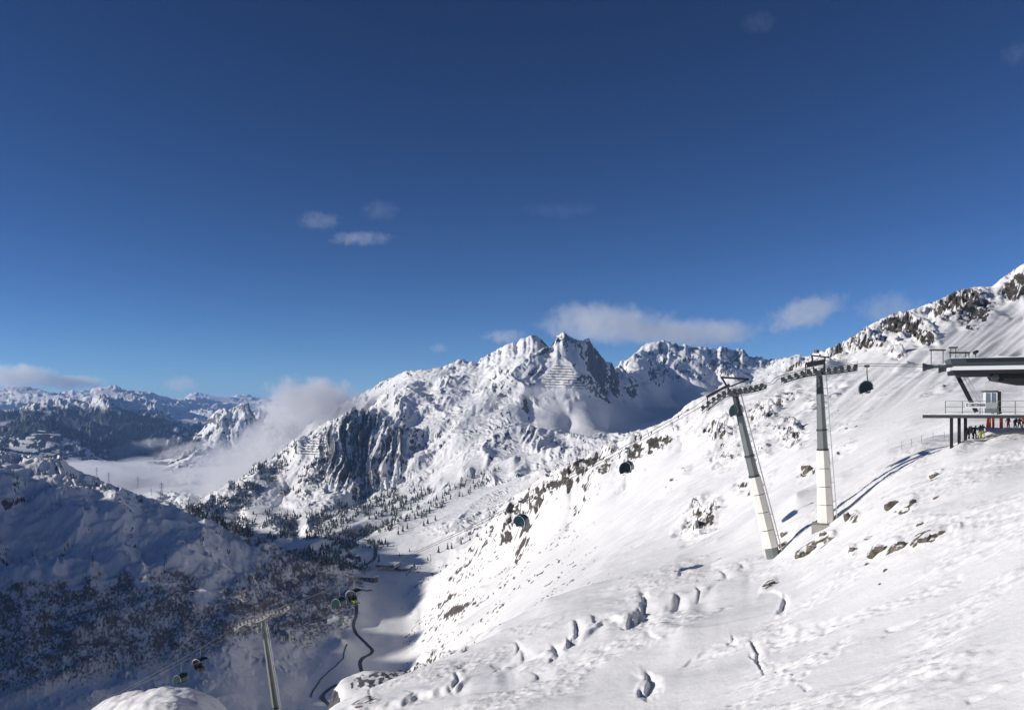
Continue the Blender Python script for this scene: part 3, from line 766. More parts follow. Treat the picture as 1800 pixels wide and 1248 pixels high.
def bubble_mat(name, col, alpha):
    m, n, l, b = nodemat(name)
    tr = n.new('ShaderNodeBsdfTransparent'); tr.inputs['Color'].default_value = (*[0.5 + 0.5 * c for c in col], 1)
    mx = n.new('ShaderNodeMixShader'); mx.inputs['Fac'].default_value = alpha
    nz = n.new('ShaderNodeTexNoise'); nz.inputs['Scale'].default_value = 2.0
    mr = n.new('ShaderNodeMapRange'); mr.inputs['To Min'].default_value = 0.12; mr.inputs['To Max'].default_value = 0.3
    l.new(nz.outputs['Fac'], mr.inputs['Value']); l.new(mr.outputs[0], b.inputs['Roughness'])
    b.inputs['Base Color'].default_value = (*col, 1)
    l.new(tr.outputs[0], mx.inputs[1]); l.new(b.outputs[0], mx.inputs[2])
    l.new(mx.outputs[0], n['Material Output'].inputs['Surface'])
bubble_mat('bubble_teal', (0.014, 0.05, 0.052), 0.86)
bubble_mat('bubble_dark', (0.006, 0.008, 0.012), 0.92)

# ------------------------------------------------------------------ chairlift
T1H, T2H, T3H = at(1291, 690, 113), at(1440, 655, 109), at(461, 1086, 140)
LD = Vector((T1H.x - T3H.x, T1H.y - T3H.y, 0)).normalized()       # along the line, uphill to the right
LN = Vector((-LD.y, LD.x, 0))                                      # across it, away from the viewpoint
LANG = math.atan2(LD.y, LD.x)
GA = 2.7                                                           # half the gauge

def lift_mast(label, head, base, padded, train_len, drop_l, drop_r, frame, concrete, top_frac=0.0, n_sheave=12, rime=False):
    """mast with head: base and head are world points; local x runs along the line"""
    base = Vector(base); head = Vector(head)
    t = thing('lift_mast', label, 'lift mast', base, LANG, 'masts of the chairlift')
    R = Matrix.Rotation(-LANG, 3, 'Z')
    H = R @ (head - base)                     # local head
    steel_hi = MAT['steel_mid'] if not rime else MAT['steel_green']
    q = math.pi / 8 + 0.25
    def shaft(name, f0, f1, r0, r1, mat, label=None):
        return MB().tube([H * f0, H * f1], [r0, r1], 8, rot=q).build(name, mat, t, label=label)
    r_b, r_t = (0.90, 0.40) if padded else (0.74, 0.38)
    rad = lambda f: r_b + (r_t - r_b) * f
    ax = H.normalized()
    if padded:
        f_a, f_b = padded
        shaft('foot_section', -0.06, f_a, rad(0) * 1.02, rad(f_a), MAT['steel_mid'])
        k = 4
        for i in range(k):
            a = f_a + (f_b - f_a) * i / k; b = f_a + (f_b - f_a) * (i + 1) / k - 0.004
            shaft('snow_pad', a, b, rad(a) + 0.14, rad(b) + 0.14, MAT['padding'], 'cream white padding sleeve')
        shaft('shaft', f_b, 0.86, rad(f_b), rad(0.86), steel_hi)
        shaft('shaft_top', 0.86, 0.99, rad(0.86) * 0.99, rad(1) * 0.95, MAT['steel_dark'])
    else:
        shaft('shaft', -0.1, 0.3, rad(-0.1), rad(0.3), steel_hi)
        shaft('shaft', 0.303, 0.99, rad(0.303), rad(1) * 0.92, steel_hi)
    for f in ((padded[1], 0.62) if padded else (0.3,)):
        MB().tube([H * (f - 0.004), H * (f + 0.008)], [rad(f) + 0.09] * 2, 8, rot=q).build('flange', MAT['steel_dark'], t)
    # ladder with safety rail on the uphill side
    side = Vector((1, -0.25, 0)).normalized(); lm = MB()
    for s in (-0.22, 0.22):
        o = Vector((0, s, 0))
        lm.beam(H * 0.02 + side * (rad(0) + 0.5) + o, H * 0.99 + side * (rad(1) + 0.45) + o, 0.10, 0.10)
    n = 46
    for i in range(n):
        f = 0.03 + 0.95 * i / n
        p = H * f + side * (rad(f) + 0.48)
        lm.beam(p + Vector((0, -0.22, 0)), p + Vector((0, 0.22, 0)), 0.05)
        if i % 6 == 0: lm.beam(H * f + side * (rad(f) * 0.9), p, 0.06)
    lm.build('ladder', MAT['galvanised'], t)
    if concrete:
        cb = MB(); w = 1.7
        cb.box((-w, -w, -2.2), (w, w, 0.05)); cb.build('foundation', MAT['concrete'], t)
    # head
    hm = MAT['rimed_steel'] if rime else MAT['steel_dark']
    MB().beam(H + Vector((0, -GA - 0.5, -0.25)), H + Vector((0, GA + 0.5, -0.25)), 0.55, 0.6).build('cross_arm', hm, t)
    def curve(u):          # u in -1..1 along the train: height
        return drop_l * abs(min(u, 0)) ** 1.6 + drop_r * abs(max(u, 0)) ** 1.6
    for sgn in (-1, 1):
        L = train_len / 2
        yo = H.y + sgn * GA
        P = lambda u, dz=0, dy=0: Vector((H.x + u * L, yo + dy, H.z + curve(u) + dz))
        tr = MB()
        us = [-1 + 2 * i / 16 for i in range(17)]
        for a, b in zip(us[:-1], us[1:]):
            tr.beam(P(a, -0.12), P(b, -0.12), 0.16, 0.17)
        ta = tr.build('sheave_train', hm, t)
        for i in range(n_sheave):
            u = -0.95 + 1.9 * i / (n_sheave - 1)
            c = P(u, 0.16)
            w = MB()
            w.tube([c + Vector((0, -0.07, 0)), c + Vector((0, 0.07, 0))], 0.27, 10)
            w.beam(c + Vector((0, 0.09, 0)), P(u, -0.15, 0.09), 0.08, 0.12)
            w.build('sheave', [MAT['rubber'] if not rime else MAT['rimed_steel']], ta)
        cw = MB()
        for a, b in zip(us[:-1], us[1:]):
            cw.beam(P(a, -0.45, -sgn * 0.55), P(b, -0.45, -sgn * 0.55), 0.5, 0.05)
        cw.build('catwalk', MAT['galvanised'] if not rime else MAT['rimed_steel'], t)
        rl = MB()
        for i in range(0, 17, 2):
            rl.beam(P(us[i], -0.45, -sgn * 0.8), P(us[i], 0.75, -sgn * 0.8), 0.06)
        for a, b in zip(us[:-1], us[1:]):
            for dz in (0.15, 0.75): rl.beam(P(a, dz, -sgn * 0.8), P(b, dz, -sgn * 0.8), 0.05)
        rl.build('railing', MAT['galvanised'] if not rime else MAT['rimed_steel'], t)
        for dz, u0, u1 in ((1.2, -0.35, 0.15),) if frame == 'bars' else ():
            fm = MB(); fm.beam(P(u0, dz), P(u1, dz + 0.15), 0.26, 0.34)
            fm.beam(P(u0, -0.2), P(u0, dz), 0.12); fm.beam(P(u1, -0.2), P(u1, dz + 0.1), 0.12)
            fm.build('lifting_bar', MAT['black_paint'], t)
    if frame == 'bars':
        fm = MB(); c = H
        fm.beam(c + Vector((-0.6, 0, 0)), c + Vector((-0.9, 0, 2.3)), 0.22); fm.beam(c + Vector((0.5, 0, 0)), c + Vector((0.7, 0, 2.0)), 0.2)
        fm.beam(c + Vector((-0.9, 0, 2.2)), c + Vector((1.2, 0, 1.9)), 0.18); fm.beam(c + Vector((0.1, -1.2, 2.2)), c + Vector((0.1, 1.2, 2.2)), 0.16)
        fm.tube([c + Vector((-0.3, 0, 2.5)), c + Vector((-0.3, 0, 2.9))], 0.3, 8)
        fm.build('lifting_frame', MAT['steel_dark'], t)
    elif frame == 'crane':
        fm = MB(); c = H
        fm.beam(c + Vector((-0.5, 0, 0)), c + Vector((-1.7, 0, 2.1)), 0.24); fm.beam(c + Vector((-1.8, 0, 2.05)), c + Vector((1.9, 0, 1.75)), 0.2, 0.26)
        fm.beam(c + Vector((-1.3, 0, 0.5)), c + Vector((1.7, 0, 1.7)), 0.18); fm.beam(c + Vector((1.4, -0.8, 1.7)), c + Vector((1.4, 0.8, 1.7)), 0.3)
        fm.build('lifting_frame', MAT['black_paint'], t)
        fm = MB(); fm.beam(H + Vector((-train_len * 0.42, -GA, drop_l * 0.7 + 1.0)), H + Vector((-0.3, -GA, 1.0)), 0.22, 0.3)
        fm.beam(H + Vector((-train_len * 0.40, -GA, drop_l * 0.7 - 0.3)), H + Vector((-train_len * 0.40, -GA, drop_l * 0.7 + 1.0)), 0.12)
        fm.build('lifting_bar', MAT['black_paint'], t)
    elif frame == 'gate':
        fm = MB()
        a = H + Vector((-1.7, 0, 2.1)); b = H + Vector((2.0, 0, 3.0))
        fm.beam(a, b, 0.24, 0.3); fm.beam(a + Vector((0.1, 0, 0)), H + Vector((-1.5, 0, -0.2)), 0.14); fm.beam(b - Vector((0.3, 0, 0)), H + Vector((1.2, 0, -0.2)), 0.14)
        fm.beam(H + Vector((0.2, 0, -0.2)), H + Vector((0.3, 0, 2.6)), 0.14)
        fm.build('lifting_frame', MAT['black_paint'], t)
        bx = MB(); p = H * 0.91 + Vector((-0.75, -0.4, 0)); bx.box((p.x - 0.25, p.y - 0.25, p.z - 0.5), (p.x + 0.2, p.y + 0.25, p.z + 0.4)); bx.build('junction_box', MAT['rimed_steel'], t)
    return t
g1 = ground(1360, D=112.5); g2 = ground(1451, D=109)
b1 = at(1361, 985, 112.5); b2 = at(1452, 921, 109)
b1.z = min(b1.z, g1.z + 0.2) if g1 else b1.z
b2.z = min(b2.z, g2.z + 0.2) if g2 else b2.z
lift_mast('leaning lift mast with cream padded lower half, left of the upright mast', T1H, b1, (0.08, 0.50), 7.8, -2.3, 0.75, 'crane', False)
lift_mast('nearly upright lift mast with cream padded lower half, nearest the top station', T2H, b2, (0.012, 0.49), 9.0, -1.1, 0.5, 'bars', True)
b3 = T3H + Vector((3.6, -1.4, -20.5))
lift_mast('grey green leaning lift mast with frosted head at the bottom edge, standing below the others', T3H, b3, None, 6.8, -1.7, 1.4, 'gate', True, rime=True, n_sheave=10)

# ropes: one course per side, from the top station over the masts and down to the left
def course(sgn):
    S = at(1640, 646, 104.0); S2 = at(1850, 646, 99.2)
    off = LN * (sgn * GA)
    def up(v, dz): return v + Vector((0, 0, dz)) + off
    dirv = LD
    pts = []
    end = T3H - LD * 60 + Vector((0, 0, -30))
    def seg(a, b, n, sag):
        for i in range(n):
            f = i / n
            pts.append(a.lerp(b, f) - Vector((0, 0, sag * 4 * f * (1 - f))))
    seg(up(end, 0.42), up(T3H - LD * 3.4, 0.42 - 1.7), 20, 1.2)
    seg(up(T3H - LD * 3.4, 0.42 - 1.7), up(T3H, 0.42), 4, -0.25)
    seg(up(T3H, 0.42), up(T3H + LD * 3.4, 0.42 + 1.4), 4, -0.1)
    seg(up(T3H + LD * 3.4, 0.42 + 1.4), up(T1H - LD * 4.8, 0.42 - 2.3), 40, 1.6)
    seg(up(T1H - LD * 4.8, 0.42 - 2.3), up(T1H, 0.42), 4, -0.4)
    seg(up(T1H, 0.42), up(T1H + LD * 4.8, 0.42 + 0.75), 4, 0)
    seg(up(T1H + LD * 4.8, 0.42 + 0.75), up(T2H - LD * 5.2, 0.42 - 1.1), 6, 0)
    seg(up(T2H - LD * 5.2, 0.42 - 1.1), up(T2H, 0.42), 4, -0.2)
    seg(up(T2H, 0.42), up(T2H + LD * 5.2, 0.42 + 0.5), 4, 0)
    z_s = S.z
    a = up(T2H + LD * 5.2, 0.42 + 0.5)
    dS = (Vector((S2.x, S2.y, 0)) - Vector((T2H.x, T2H.y, 0))).dot(LD)
    b = Vector((T2H.x, T2H.y, 0)) + LD * dS + Vector((0, 0, z_s)) + off
    seg(a, b, 8, 0.1); pts.append(b)
    return pts
COURSE = {}
for sgn, lb in ((-1, 'haul rope of the chairlift on the side nearer the viewer'), (1, 'haul rope of the chairlift on the far side')):
    COURSE[sgn] = course(sgn)
    o = MB().tube(COURSE[sgn], 0.033, 5).build('haul_rope', MAT['rope_steel'])
    tag(o, lb, 'cable', 'ropes of the chairlift')
def on_rope(px, sgn):
    best = None
    for a, b in zip(COURSE[sgn][:-1], COURSE[sgn][1:]):
        pa = CX + a.x / a.y * F; pb = CX + b.x / b.y * F
        if (pa - px) * (pb - px) <= 0 and pa != pb:
            return a.lerp(b, (px - pa) / (pb - pa))
W = 1.12
def make_chair(label, px, sgn, bubble, raised=False, face=1):
    p = on_rope(px, sgn)
    t = thing('lift_chair', label, 'lift chair', p, LANG + (0 if face > 0 else math.pi), 'bubble chairs on the lift')
    t.scale = (0.88, 0.88, 0.88)
    MB().box((-0.35, -0.12, -0.22), (0.35, 0.12, 0.14)).build('grip', MAT['steel_dark'], t)
    h = MB(); h.tube([(0, 0.1, 0), (0.0, 0.12, -1.0), (-0.08, 0, -2.0)], [0.075, 0.07, 0.085], 8)
    h.build('hanger', MAT['steel_mid'], t)
    fr = MB()
    fr.tube([(-0.08, -0.55, -2.02), (-0.08, 0.55, -2.02)], 0.07, 6)
    for s in (-1, 1):
        fr.tube([(-0.08, s * 0.5, -2.0), (-0.35, s * 0.8, -2.35), (-0.55, s * 0.85, -3.2), (-0.35, s * 0.85, -3.95), (0.25, s * 0.85, -4.0)], 0.05, 6)
    fr.tube([(-0.55, -W, -3.1), (-0.55, W, -3.1)], 0.045, 6)
    fr.build('frame', MAT['steel_dark'], t)
    st = MB(); st.prism([(-0.42, -3.92), (0.22, -3.86), (0.26, -3.74), (-0.40, -3.78)], -W + 0.08, W - 0.08); st.build('seat', MAT['rubber'], t)
    bk = MB(); bk.prism([(-0.42, -3.8), (-0.34, -3.78), (-0.62, -2.98), (-0.70, -3.02)], -W + 0.08, W - 0.08); bk.build('backrest', MAT['rubber'], t)
    ft = MB(); ft.tube([(0.62, -W + 0.1, -4.35), (0.62, W - 0.1, -4.35)], 0.04, 6); ft.tube([(0.3, 0, -3.5), (0.7, 0, -3.7), (0.62, 0, -4.35)], 0.035, 6); ft.build('footrest', MAT['steel_mid'], t)
    # curved weather shell, closed over the seats or swung up behind them
    arc = [(-0.86, -3.45), (-0.84, -2.9), (-0.56, -2.36), (-0.1, -2.12), (0.42, -2.18), (0.9, -2.55), (1.16, -3.1), (1.16, -3.7), (0.95, -4.2)]
    if raised:
        c, s = math.cos(1.05), math.sin(1.05)
        arc = [(-0.3 + (x + 0.3) * c - (z + 3.0) * s, -3.0 + (x + 0.3) * s + (z + 3.0) * c) for x, z in arc[2:8]]
    sh = MB()
    ys = [-W, -W + 0.12, -W * 0.5, 0, W * 0.5, W - 0.12, W]
    vs = []
    for y in ys:
        k = 0.93 if abs(y) > W - 0.05 else 1.0
        for x, z in arc: vs.append((x * k, y, -3.1 + (z + 3.1) * k))
    na = len(arc)
    fs = [(i * na + j, i * na + j + 1, (i + 1) * na + j + 1, (i + 1) * na + j) for i in range(len(ys) - 1) for j in range(na - 1)]
    sh.add(vs, fs)
    if not raised:
        for y in (-W, W):
            vs2 = [(x * 0.93, y, -3.1 + (z + 3.1) * 0.93) for x, z in arc]
            sh.add(vs2, [tuple(range(na))])
    sh.build('bubble', MAT[bubble], t, smooth=True)
    for y in (-W + 0.01, W - 0.01):
        MB().tube([(x * 0.95, y, -3.1 + (z + 3.1) * 0.95) for x, z in arc], 0.06, 5).build('bubble_rim', MAT['galvanised'], t)
    return t

# ------------------------------------------------------------------ people
def figure_mesh(key, joints, edges, rad, zones):
    idx = {k: i for i, k in enumerate(joints)}
    me = bpy.data.meshes.new(key)
    me.from_pydata(list(joints.values()), [(idx[a], idx[b]) for a, b in edges], [])
    o = bpy.data.objects.new(key, me); COL.objects.link(o)
    o.modifiers.new('Skin', 'SKIN')
    sv = me.skin_vertices[0].data
    for k, i in idx.items():
        r = rad[k]; sv[i].radius = r if isinstance(r, tuple) else (r, r)
        sv[i].use_root = (k == 'pelvis')
    sd = o.modifiers.new('Sub', 'SUBSURF'); sd.levels = 1; sd.render_levels = 1
    dg = bpy.context.evaluated_depsgraph_get(); dg.update()
    m2 = bpy.data.meshes.new_from_object(o.evaluated_get(dg))
    bpy.data.objects.remove(o)
    for p in m2.polygons: p.use_smooth = True
    return m2
def person_mesh(key, mats, lean=0.0, arm_l=(-0.35, 0.0, 0.95), arm_r=(0.35, 0.0, 0.95), stride=0.12, sit=False):
    """standing or sitting body about 1.75 m tall facing -y; mats: (trousers, jacket, helmet)"""
    L = lean
    if sit:
        J = dict(pelvis=(0, 0, 0.12), spine=(0, 0.03, 0.42), chest=(0, 0.02, 0.60), neck=(0, 0, 0.78), head=(0, -0.02, 0.88), top=(0, -0.01, 1.02),
                 hl=(-0.1, 0, 0.12), kl=(-0.14, -0.48, 0.14), al=(-0.14, -0.52, -0.34), tl=(-0.15, -0.72, -0.38), hr=(0.1, 0, 0.12), kr=(0.14, -0.48, 0.14), ar=(0.14, -0.52, -0.34), tr=(0.15, -0.72, -0.38),
                 sl=(-0.19, 0.02, 0.68), el=(-0.27, -0.06, 0.40), wl=(-0.14, -0.3, 0.28), sr=(0.19, 0.02, 0.68), er=(0.27, -0.06, 0.40), wr=(0.14, -0.3, 0.28))
    else:
        J = dict(pelvis=(0, 0.0, 0.93), spine=(0, -0.02 - L * 0.3, 1.15), chest=(0, -0.02 - L * 0.6, 1.34), neck=(0, -0.03 - L, 1.49), head=(0, -0.06 - L * 1.1, 1.60), top=(0, -0.06 - L * 1.15, 1.73),
                 hl=(-0.10, 0, 0.90), kl=(-0.13 - stride * 0.4, -0.07, 0.50), al=(-0.13 - stride, 0.02, 0.09), tl=(-0.15 - stride, -0.17, 0.05),
                 hr=(0.10, 0, 0.90), kr=(0.13 + stride * 0.4, -0.05, 0.50), ar=(0.13 + stride, 0.04, 0.09), tr=(0.15 + stride, -0.15, 0.05),
                 sl=(-0.20, -0.02 - L * 0.7, 1.41), el=((-0.20 + arm_l[0]) / 2 - 0.06, (arm_l[1]) / 2 + 0.03, (1.41 + arm_l[2]) / 2 - 0.02), wl=arm_l,
                 sr=(0.20, -0.02 - L * 0.7, 1.41), er=((0.20 + arm_r[0]) / 2 + 0.06, (arm_r[1]) / 2 + 0.03, (1.41 + arm_r[2]) / 2 - 0.02), wr=arm_r)
    E = [('pelvis', 'spine'), ('spine', 'chest'), ('chest', 'neck'), ('neck', 'head'), ('head', 'top'), ('pelvis', 'hl'), ('hl', 'kl'), ('kl', 'al'), ('al', 'tl'), ('pelvis', 'hr'), ('hr', 'kr'), ('kr', 'ar'), ('ar', 'tr'),
         ('chest', 'sl'), ('sl', 'el'), ('el', 'wl'), ('chest', 'sr'), ('sr', 'er'), ('er', 'wr')]
    Rr = dict(pelvis=(0.16, 0.13), spine=(0.165, 0.12), chest=(0.19, 0.13), neck=0.075, head=(0.105, 0.12), top=0.085, hl=0.115, kl=0.085, al=0.08, tl=0.055, hr=0.115, kr=0.085, ar=0.08, tr=0.055, sl=0.085, el=0.065, wl=0.05, sr=0.085, er=0.065, wr=0.05)
    m = figure_mesh(key, J, E, Rr, None)
    for k in mats: m.materials.append(MAT[k])
    m.materials.append(MAT['skin']); m.materials.append(MAT['rubber'])
    zp = J['pelvis'][2]; zh = J['neck'][2]
    for p in m.polygons:
        c = p.center; i = 1
        if c.z < zp + 0.02 and (abs(c.x) < 0.22 or c.z < zp - 0.35 or sit): i = 0
        if sit and c.z > 0.2 and c.y > -0.2: i = 1
        if c.z < J['al'][2] + 0.05: i = 4
        if c.z > zh + 0.02: i = 2
        if c.z > zh + 0.03 and c.z < zh + 0.15 and c.y < J['head'][1] - 0.06: i = 3
        p.material_index = i
    return m
def person(label, mesh, loc, rz, group):
    o = bpy.data.objects.new('person', mesh); COL.objects.link(o)
    o.location = loc; o.rotation_euler = (0, 0, rz)
    return tag(o, label, 'person', group)

make_chair('dark bubble chair hanging beside the upright mast, nearest the top station', 1524, 1, 'bubble_dark', face=-1)
make_chair('teal bubble chair partly behind the head of the leaning padded mast', 1296, 1, 'bubble_teal', face=-1)
make_chair('dark bubble chair hanging in front of the rocky ridge, below the leaning mast', 1103, 1, 'bubble_dark', face=-1)
make_chair('teal bubble chair hanging low before dark rocks in mid span', 915, -1, 'bubble_teal', face=1)
make_chair('empty teal chair above the shaded valley, beside the occupied chair', 597, 1, 'bubble_teal', face=-1)
c6 = make_chair('dark chair carrying two riders in lime trousers above the valley road', 622, -1, 'bubble_dark', raised=True, face=1)
make_chair('empty teal chair over the white knoll, left of the occupied one', 319, 1, 'bubble_teal', face=-1)
c8 = make_chair('dark chair with seated riders, right above the snowy knoll', 352, -1, 'bubble_dark', raised=True, face=1)
me_sit_a = person_mesh('rider_a', ('cloth_lime', 'cloth_black', 'cloth_grey'), sit=True)
me_sit_b = person_mesh('rider_b', ('cloth_brown', 'cloth_black', 'cloth_black'), sit=True)
for c, me, ys, lbs in ((c6, me_sit_a, (-0.6, 0.25), ('rider in lime trousers sitting nearer the viewer on the dark chair over the road', 'rider in lime trousers on the far side of the dark chair over the road')),
                       (c8, me_sit_b, (-0.55, 0.3), ('rider in brown and black sitting nearer the viewer above the snowy knoll', 'rider in brown and black on the far seat above the snowy knoll'))):
    M = Matrix.Translation(c.location) @ Matrix.Rotation(c.rotation_euler.z, 4, 'Z') @ Matrix.Scale(0.88, 4)
    for y, lb in zip(ys, lbs):
        person(lb, me, M @ Vector((-0.12, y, -3.76)), c.rotation_euler.z + math.pi / 2, 'riders on the chairs')

# ------------------------------------------------------------------ top station
SD = 103.5
so = at(1700, 726, SD)                 # deck height under the rail
st = thing('lift_station', 'dark top station of the chairlift with white striped roof housing and railed deck', 'lift station', (so.x, so.y, so.z), LANG)
# local: x along the line (right), y away, z up, origin on the deck edge below the sign
def lx(px, y=0.0):
    """local x of a photo column for a point y metres behind the front edge"""
    # point = so + LD*x + LN*y ; column = CX + F * X/Y
    t = (px - CX) / F
    X0 = so.x + LN.x * y; Y0 = so.y + LN.y * y
    return (t * Y0 - X0) / (LD.x - t * LD.y)
def lz(py, px, y=0.0):
    x = lx(px, y); Y = so.y + LN.y * y + LD.y * x
    return (CY - py) / F * Y - so.z
X = lx
zt, zs1, zs0, zb = lz(629, 1720), lz(643, 1720), lz(650, 1720), lz(657, 1720)
xl, xr = X(1670), X(1960)
hb = MB(); hb.prism([(xl, zt), (X(1676), zs1), (xr, zs1), (xr, zt)], 0.4, 6.2); hb.build('roof_housing', MAT['slate_paint'], st)
hb = MB(); hb.box((X(1699), 0.28, zs1 + 0.52), (xr, 0.39, zt - 0.06)); hb.build('window_band', MAT['black_paint'], st)
hb = MB(); hb.box((X(1673), 0.25, zs0), (xr, 6.1, zs1 - 0.004)); hb.build('white_stripe', MAT['white_paint'], st)
hb = MB(); hb.prism([(X(1675), zs0 - 0.004), (X(1676), zb), (xr, zb), (xr, zs0 - 0.004)], 0.3, 6.0); hb.build('lower_housing', MAT['black_paint'], st)
for a_, b_, h_ in ((1668, 1728, 0.05), (1738, 1960, 0.22)):
    sn = MB(); x0, x1 = X(a_), X(b_); n = 14
    top = [(x0 + (x1 - x0) * i / n, zt + 0.03 + h_ * (0.6 + 0.4 * math.sin(i * 1.7))) for i in range(n + 1)]
    top[0] = (x0 + 0.05, zt + 0.02); top[-1] = (x1 - 0.05, zt + 0.02)
    sn.prism([(x0 + 0.05, zt + 0.004)] + top[1:-1] + [(x1 - 0.05, zt + 0.004)], 0.5, 6.1); sn.build('snow_cap', MAT['roof_snow'], st)
dr = MB(); dr.prism([(X(1744), zb - 0.02), (X(1750), zb - 0.75), (X(1800), zb - 1.35), (X(1900), zb - 1.5), (X(1900), zb - 0.02)], 1.2, 4.6); dr.build('drive_unit', MAT['black_paint'], st)
wh = MB(); c_ = Vector((X(1752), 1.1, zb - 0.45)); wh.tube([c_ + Vector((0, -0.15, 0)), c_ + Vector((0, 0.2, 0))], 0.42, 14); wh.build('drive_wheel', MAT['steel_dark'], st)
be = MB(); be.beam((X(1682), 1.5, zb - 0.2), (X(1748), 1.5, zb - 0.2), 0.3, 0.28); be.build('carrier_rail', MAT['steel_dark'], st)
# rope guides: flared horns that reach out of the housing
for y_, px0, px1, zc in ((0.3, 1622, 1673, 645.5), (5.6, 1650, 1674, 649)):
    za = lz(zc, px0, y_)
    h = MB(); x0, x1 = X(px0, y_), X(px1, y_)
    h.tube([(x0, y_, za), (x0 + 0.5, y_, za), (x0 + 1.3, y_, za + 0.02), (x1, y_, za + 0.05)], [0.56, 0.36, 0.17, 0.15], 10)
    h.build('rope_guide', MAT['slate_paint'], st)
# slanting leg with its ladder
lg = MB(); p0 = Vector((X(1687), 2.5, zb)); p1 = Vector((X(1722), 2.5, 0.1))
lg.beam(p0, p1, 0.42, 0.46); lg.build('slanting_leg', MAT['black_paint'], st)
ld = MB()
for o_ in (0.55, 0.95): ld.beam(p0 + Vector((o_, -0.2, 0)), p1 + Vector((o_, -0.2, 0.5)), 0.07)
for i in range(16):
    q_ = p0.lerp(p1 + Vector((0, 0, 0.5)), (i + 0.5) / 16); ld.beam(q_ + Vector((0.55, -0.2, 0)), q_ + Vector((0.95, -0.2, 0)), 0.04)
ld.build('ladder', MAT['galvanised'], st)
# deck, edge beam and snow on it
dk = MB(); dk.box((X(1622), 0, -0.62), (xr, 0.35, -0.22)); dk.build('edge_beam', MAT['steel_dark'], st)
dk = MB(); dk.box((X(1662), 0.355, -0.5), (xr, 6.0, -0.2)); dk.build('deck', MAT['concrete'], st)
sn = MB(); x0, x1 = X(1625), xr; n = 40
prof = [(x0 + (x1 - x0) * i / n, -0.215 + 0.10 + 0.10 * math.sin(i * 2.3) * math.sin(i * 0.9)) for i in range(n + 1)]
sn.prism([(x0, -0.216)] + prof + [(x1, -0.216)], 0.03, 0.33); sn.build('deck_snow', MAT['roof_snow'], st)
for px0 in (1662, 1692, 1723, 1755, 1785, 1815):
    MB().beam((X(px0), 0.12, -0.2), (X(px0), 0.12, 1.45), 0.09).build('rail_post', MAT['steel_mid'], st)
for z_ in (0.15, 0.75, 1.45):
    MB().beam((X(1662), 0.06, z_), (X(1860), 0.06, z_), 0.055, 0.055).build('rail_bar', MAT['steel_mid'], st)
# booth
bt = MB(); bt.box((X(1734), 0.9, -0.18), (X(1755), 3.0, 2.55)); bt.build('control_booth', MAT['white_paint'], st)
gl = MB(); gl.box((X(1735.5), 0.84, 1.0), (X(1753.5), 0.897, 2.4)); gl.build('booth_window', MAT['window_glass'], st)
for px0 in (1734.5, 1744.5, 1754.5):
    MB().box((X(px0) - 0.05, 0.80, 0.2), (X(px0) + 0.05, 0.838, 2.5)).build('window_frame', MAT['white_paint'], st)
rf = MB(); rf.box((X(1732), 0.7, 2.555), (X(1757), 3.2, 2.72)); rf.build('booth_roof', MAT['steel_dark'], st)
cl = MB(); cl.box((X(1756.5), 0.8, -0.18), (X(1762), 1.5, 2.6)); cl.build('column', MAT['black_paint'], st)
# name board
sb = MB(); sb.box((X(1696.5), -0.06, 0.62), (X(1733.5), 0.0, 1.28)); sg = sb.build('name_board', MAT['white_paint'], st, label='white board with the lift name in grey capitals')
pn = MB(); pn.box((X(1734.5), -0.07, 0.58), (X(1752.5), 0.0, 1.30)); pn.build('info_panel', MAT['grey_panel'], st)
tx = bpy.data.curves.new('lettering', 'FONT'); tx.body = 'ST. CHRISTOPHBAHN'; tx.size = 0.5; tx.extrude = 0.006
tx.align_x = 'CENTER'; tx.align_y = 'CENTER'; tx.offset = 0.012
to_ = bpy.data.objects.new('tmp', tx); COL.objects.link(to_)
dg = bpy.context.evaluated_depsgraph_get(); tm = bpy.data.meshes.new_from_object(to_.evaluated_get(dg)); bpy.data.objects.remove(to_)
co = np.empty(len(tm.vertices) * 3); tm.vertices.foreach_get('co', co); co = co.reshape(-1, 3)
wtxt = co[:, 0].max() - co[:, 0].min(); sc_ = (X(1733) - X(1697)) * 0.93 / wtxt
for v in tm.vertices: v.co = (v.co.x * sc_, v.co.z, v.co.y * 1.05)
tm.materials.clear(); tm.materials.append(MAT['letters'])
lo = bpy.data.objects.new('lettering', tm); COL.objects.link(lo); lo.parent = sg; lo.location = ((X(1697) + X(1733)) / 2, -0.075, 0.95)
# posts under the deck
for px0, y_ in ((1672.5, 0.2), (1686, 1.6), (1697, 3.0)):
    MB().beam((X(px0, y_), y_, -4.6), (X(px0, y_), y_, -0.5), 0.34, 0.34).build('post', MAT['black_paint'], st)
# padded posts and people on the piste behind
def piste(px, py, dref): 
    g = ground(px, D=dref)
    return g if g is not None else at(px, py, dref)
for px0, py0, d0, lean, lb in ((1735, 752, 112, 0.18, 'tilted orange padded post, leftmost under the station deck'), (1740, 752, 113, -0.05, 'second orange padded post under the deck, beside the tilted one'), (1746, 753, 112, 0, 'orange padded post in the middle under the station deck'), (1760, 755, 112, 0, 'thick orange padded post furthest right under the station deck')):
    g = piste(px0, py0, d0)
    p = at(px0, py0, d0); p.z = g.z - 0.05
    t = thing('padded_post', lb, 'post', (p.x, p.y, p.z), 0, 'orange posts under the station')
    MB().tube([(0, 0, -0.05), (lean, 0, 1.9)], 0.15 if px0 != 1760 else 0.2, 10).build('pad', MAT['orange_pad'], t)
    MB().tube([(lean, 0, 1.86), (lean, 0, 2.2)], 0.07, 8).build('pole', MAT['steel_mid'], t)
    MB().tube([(0, 0, -1.0), (0, 0, 0.0)], 0.1, 8).build('socket', MAT['steel_dark'], t)
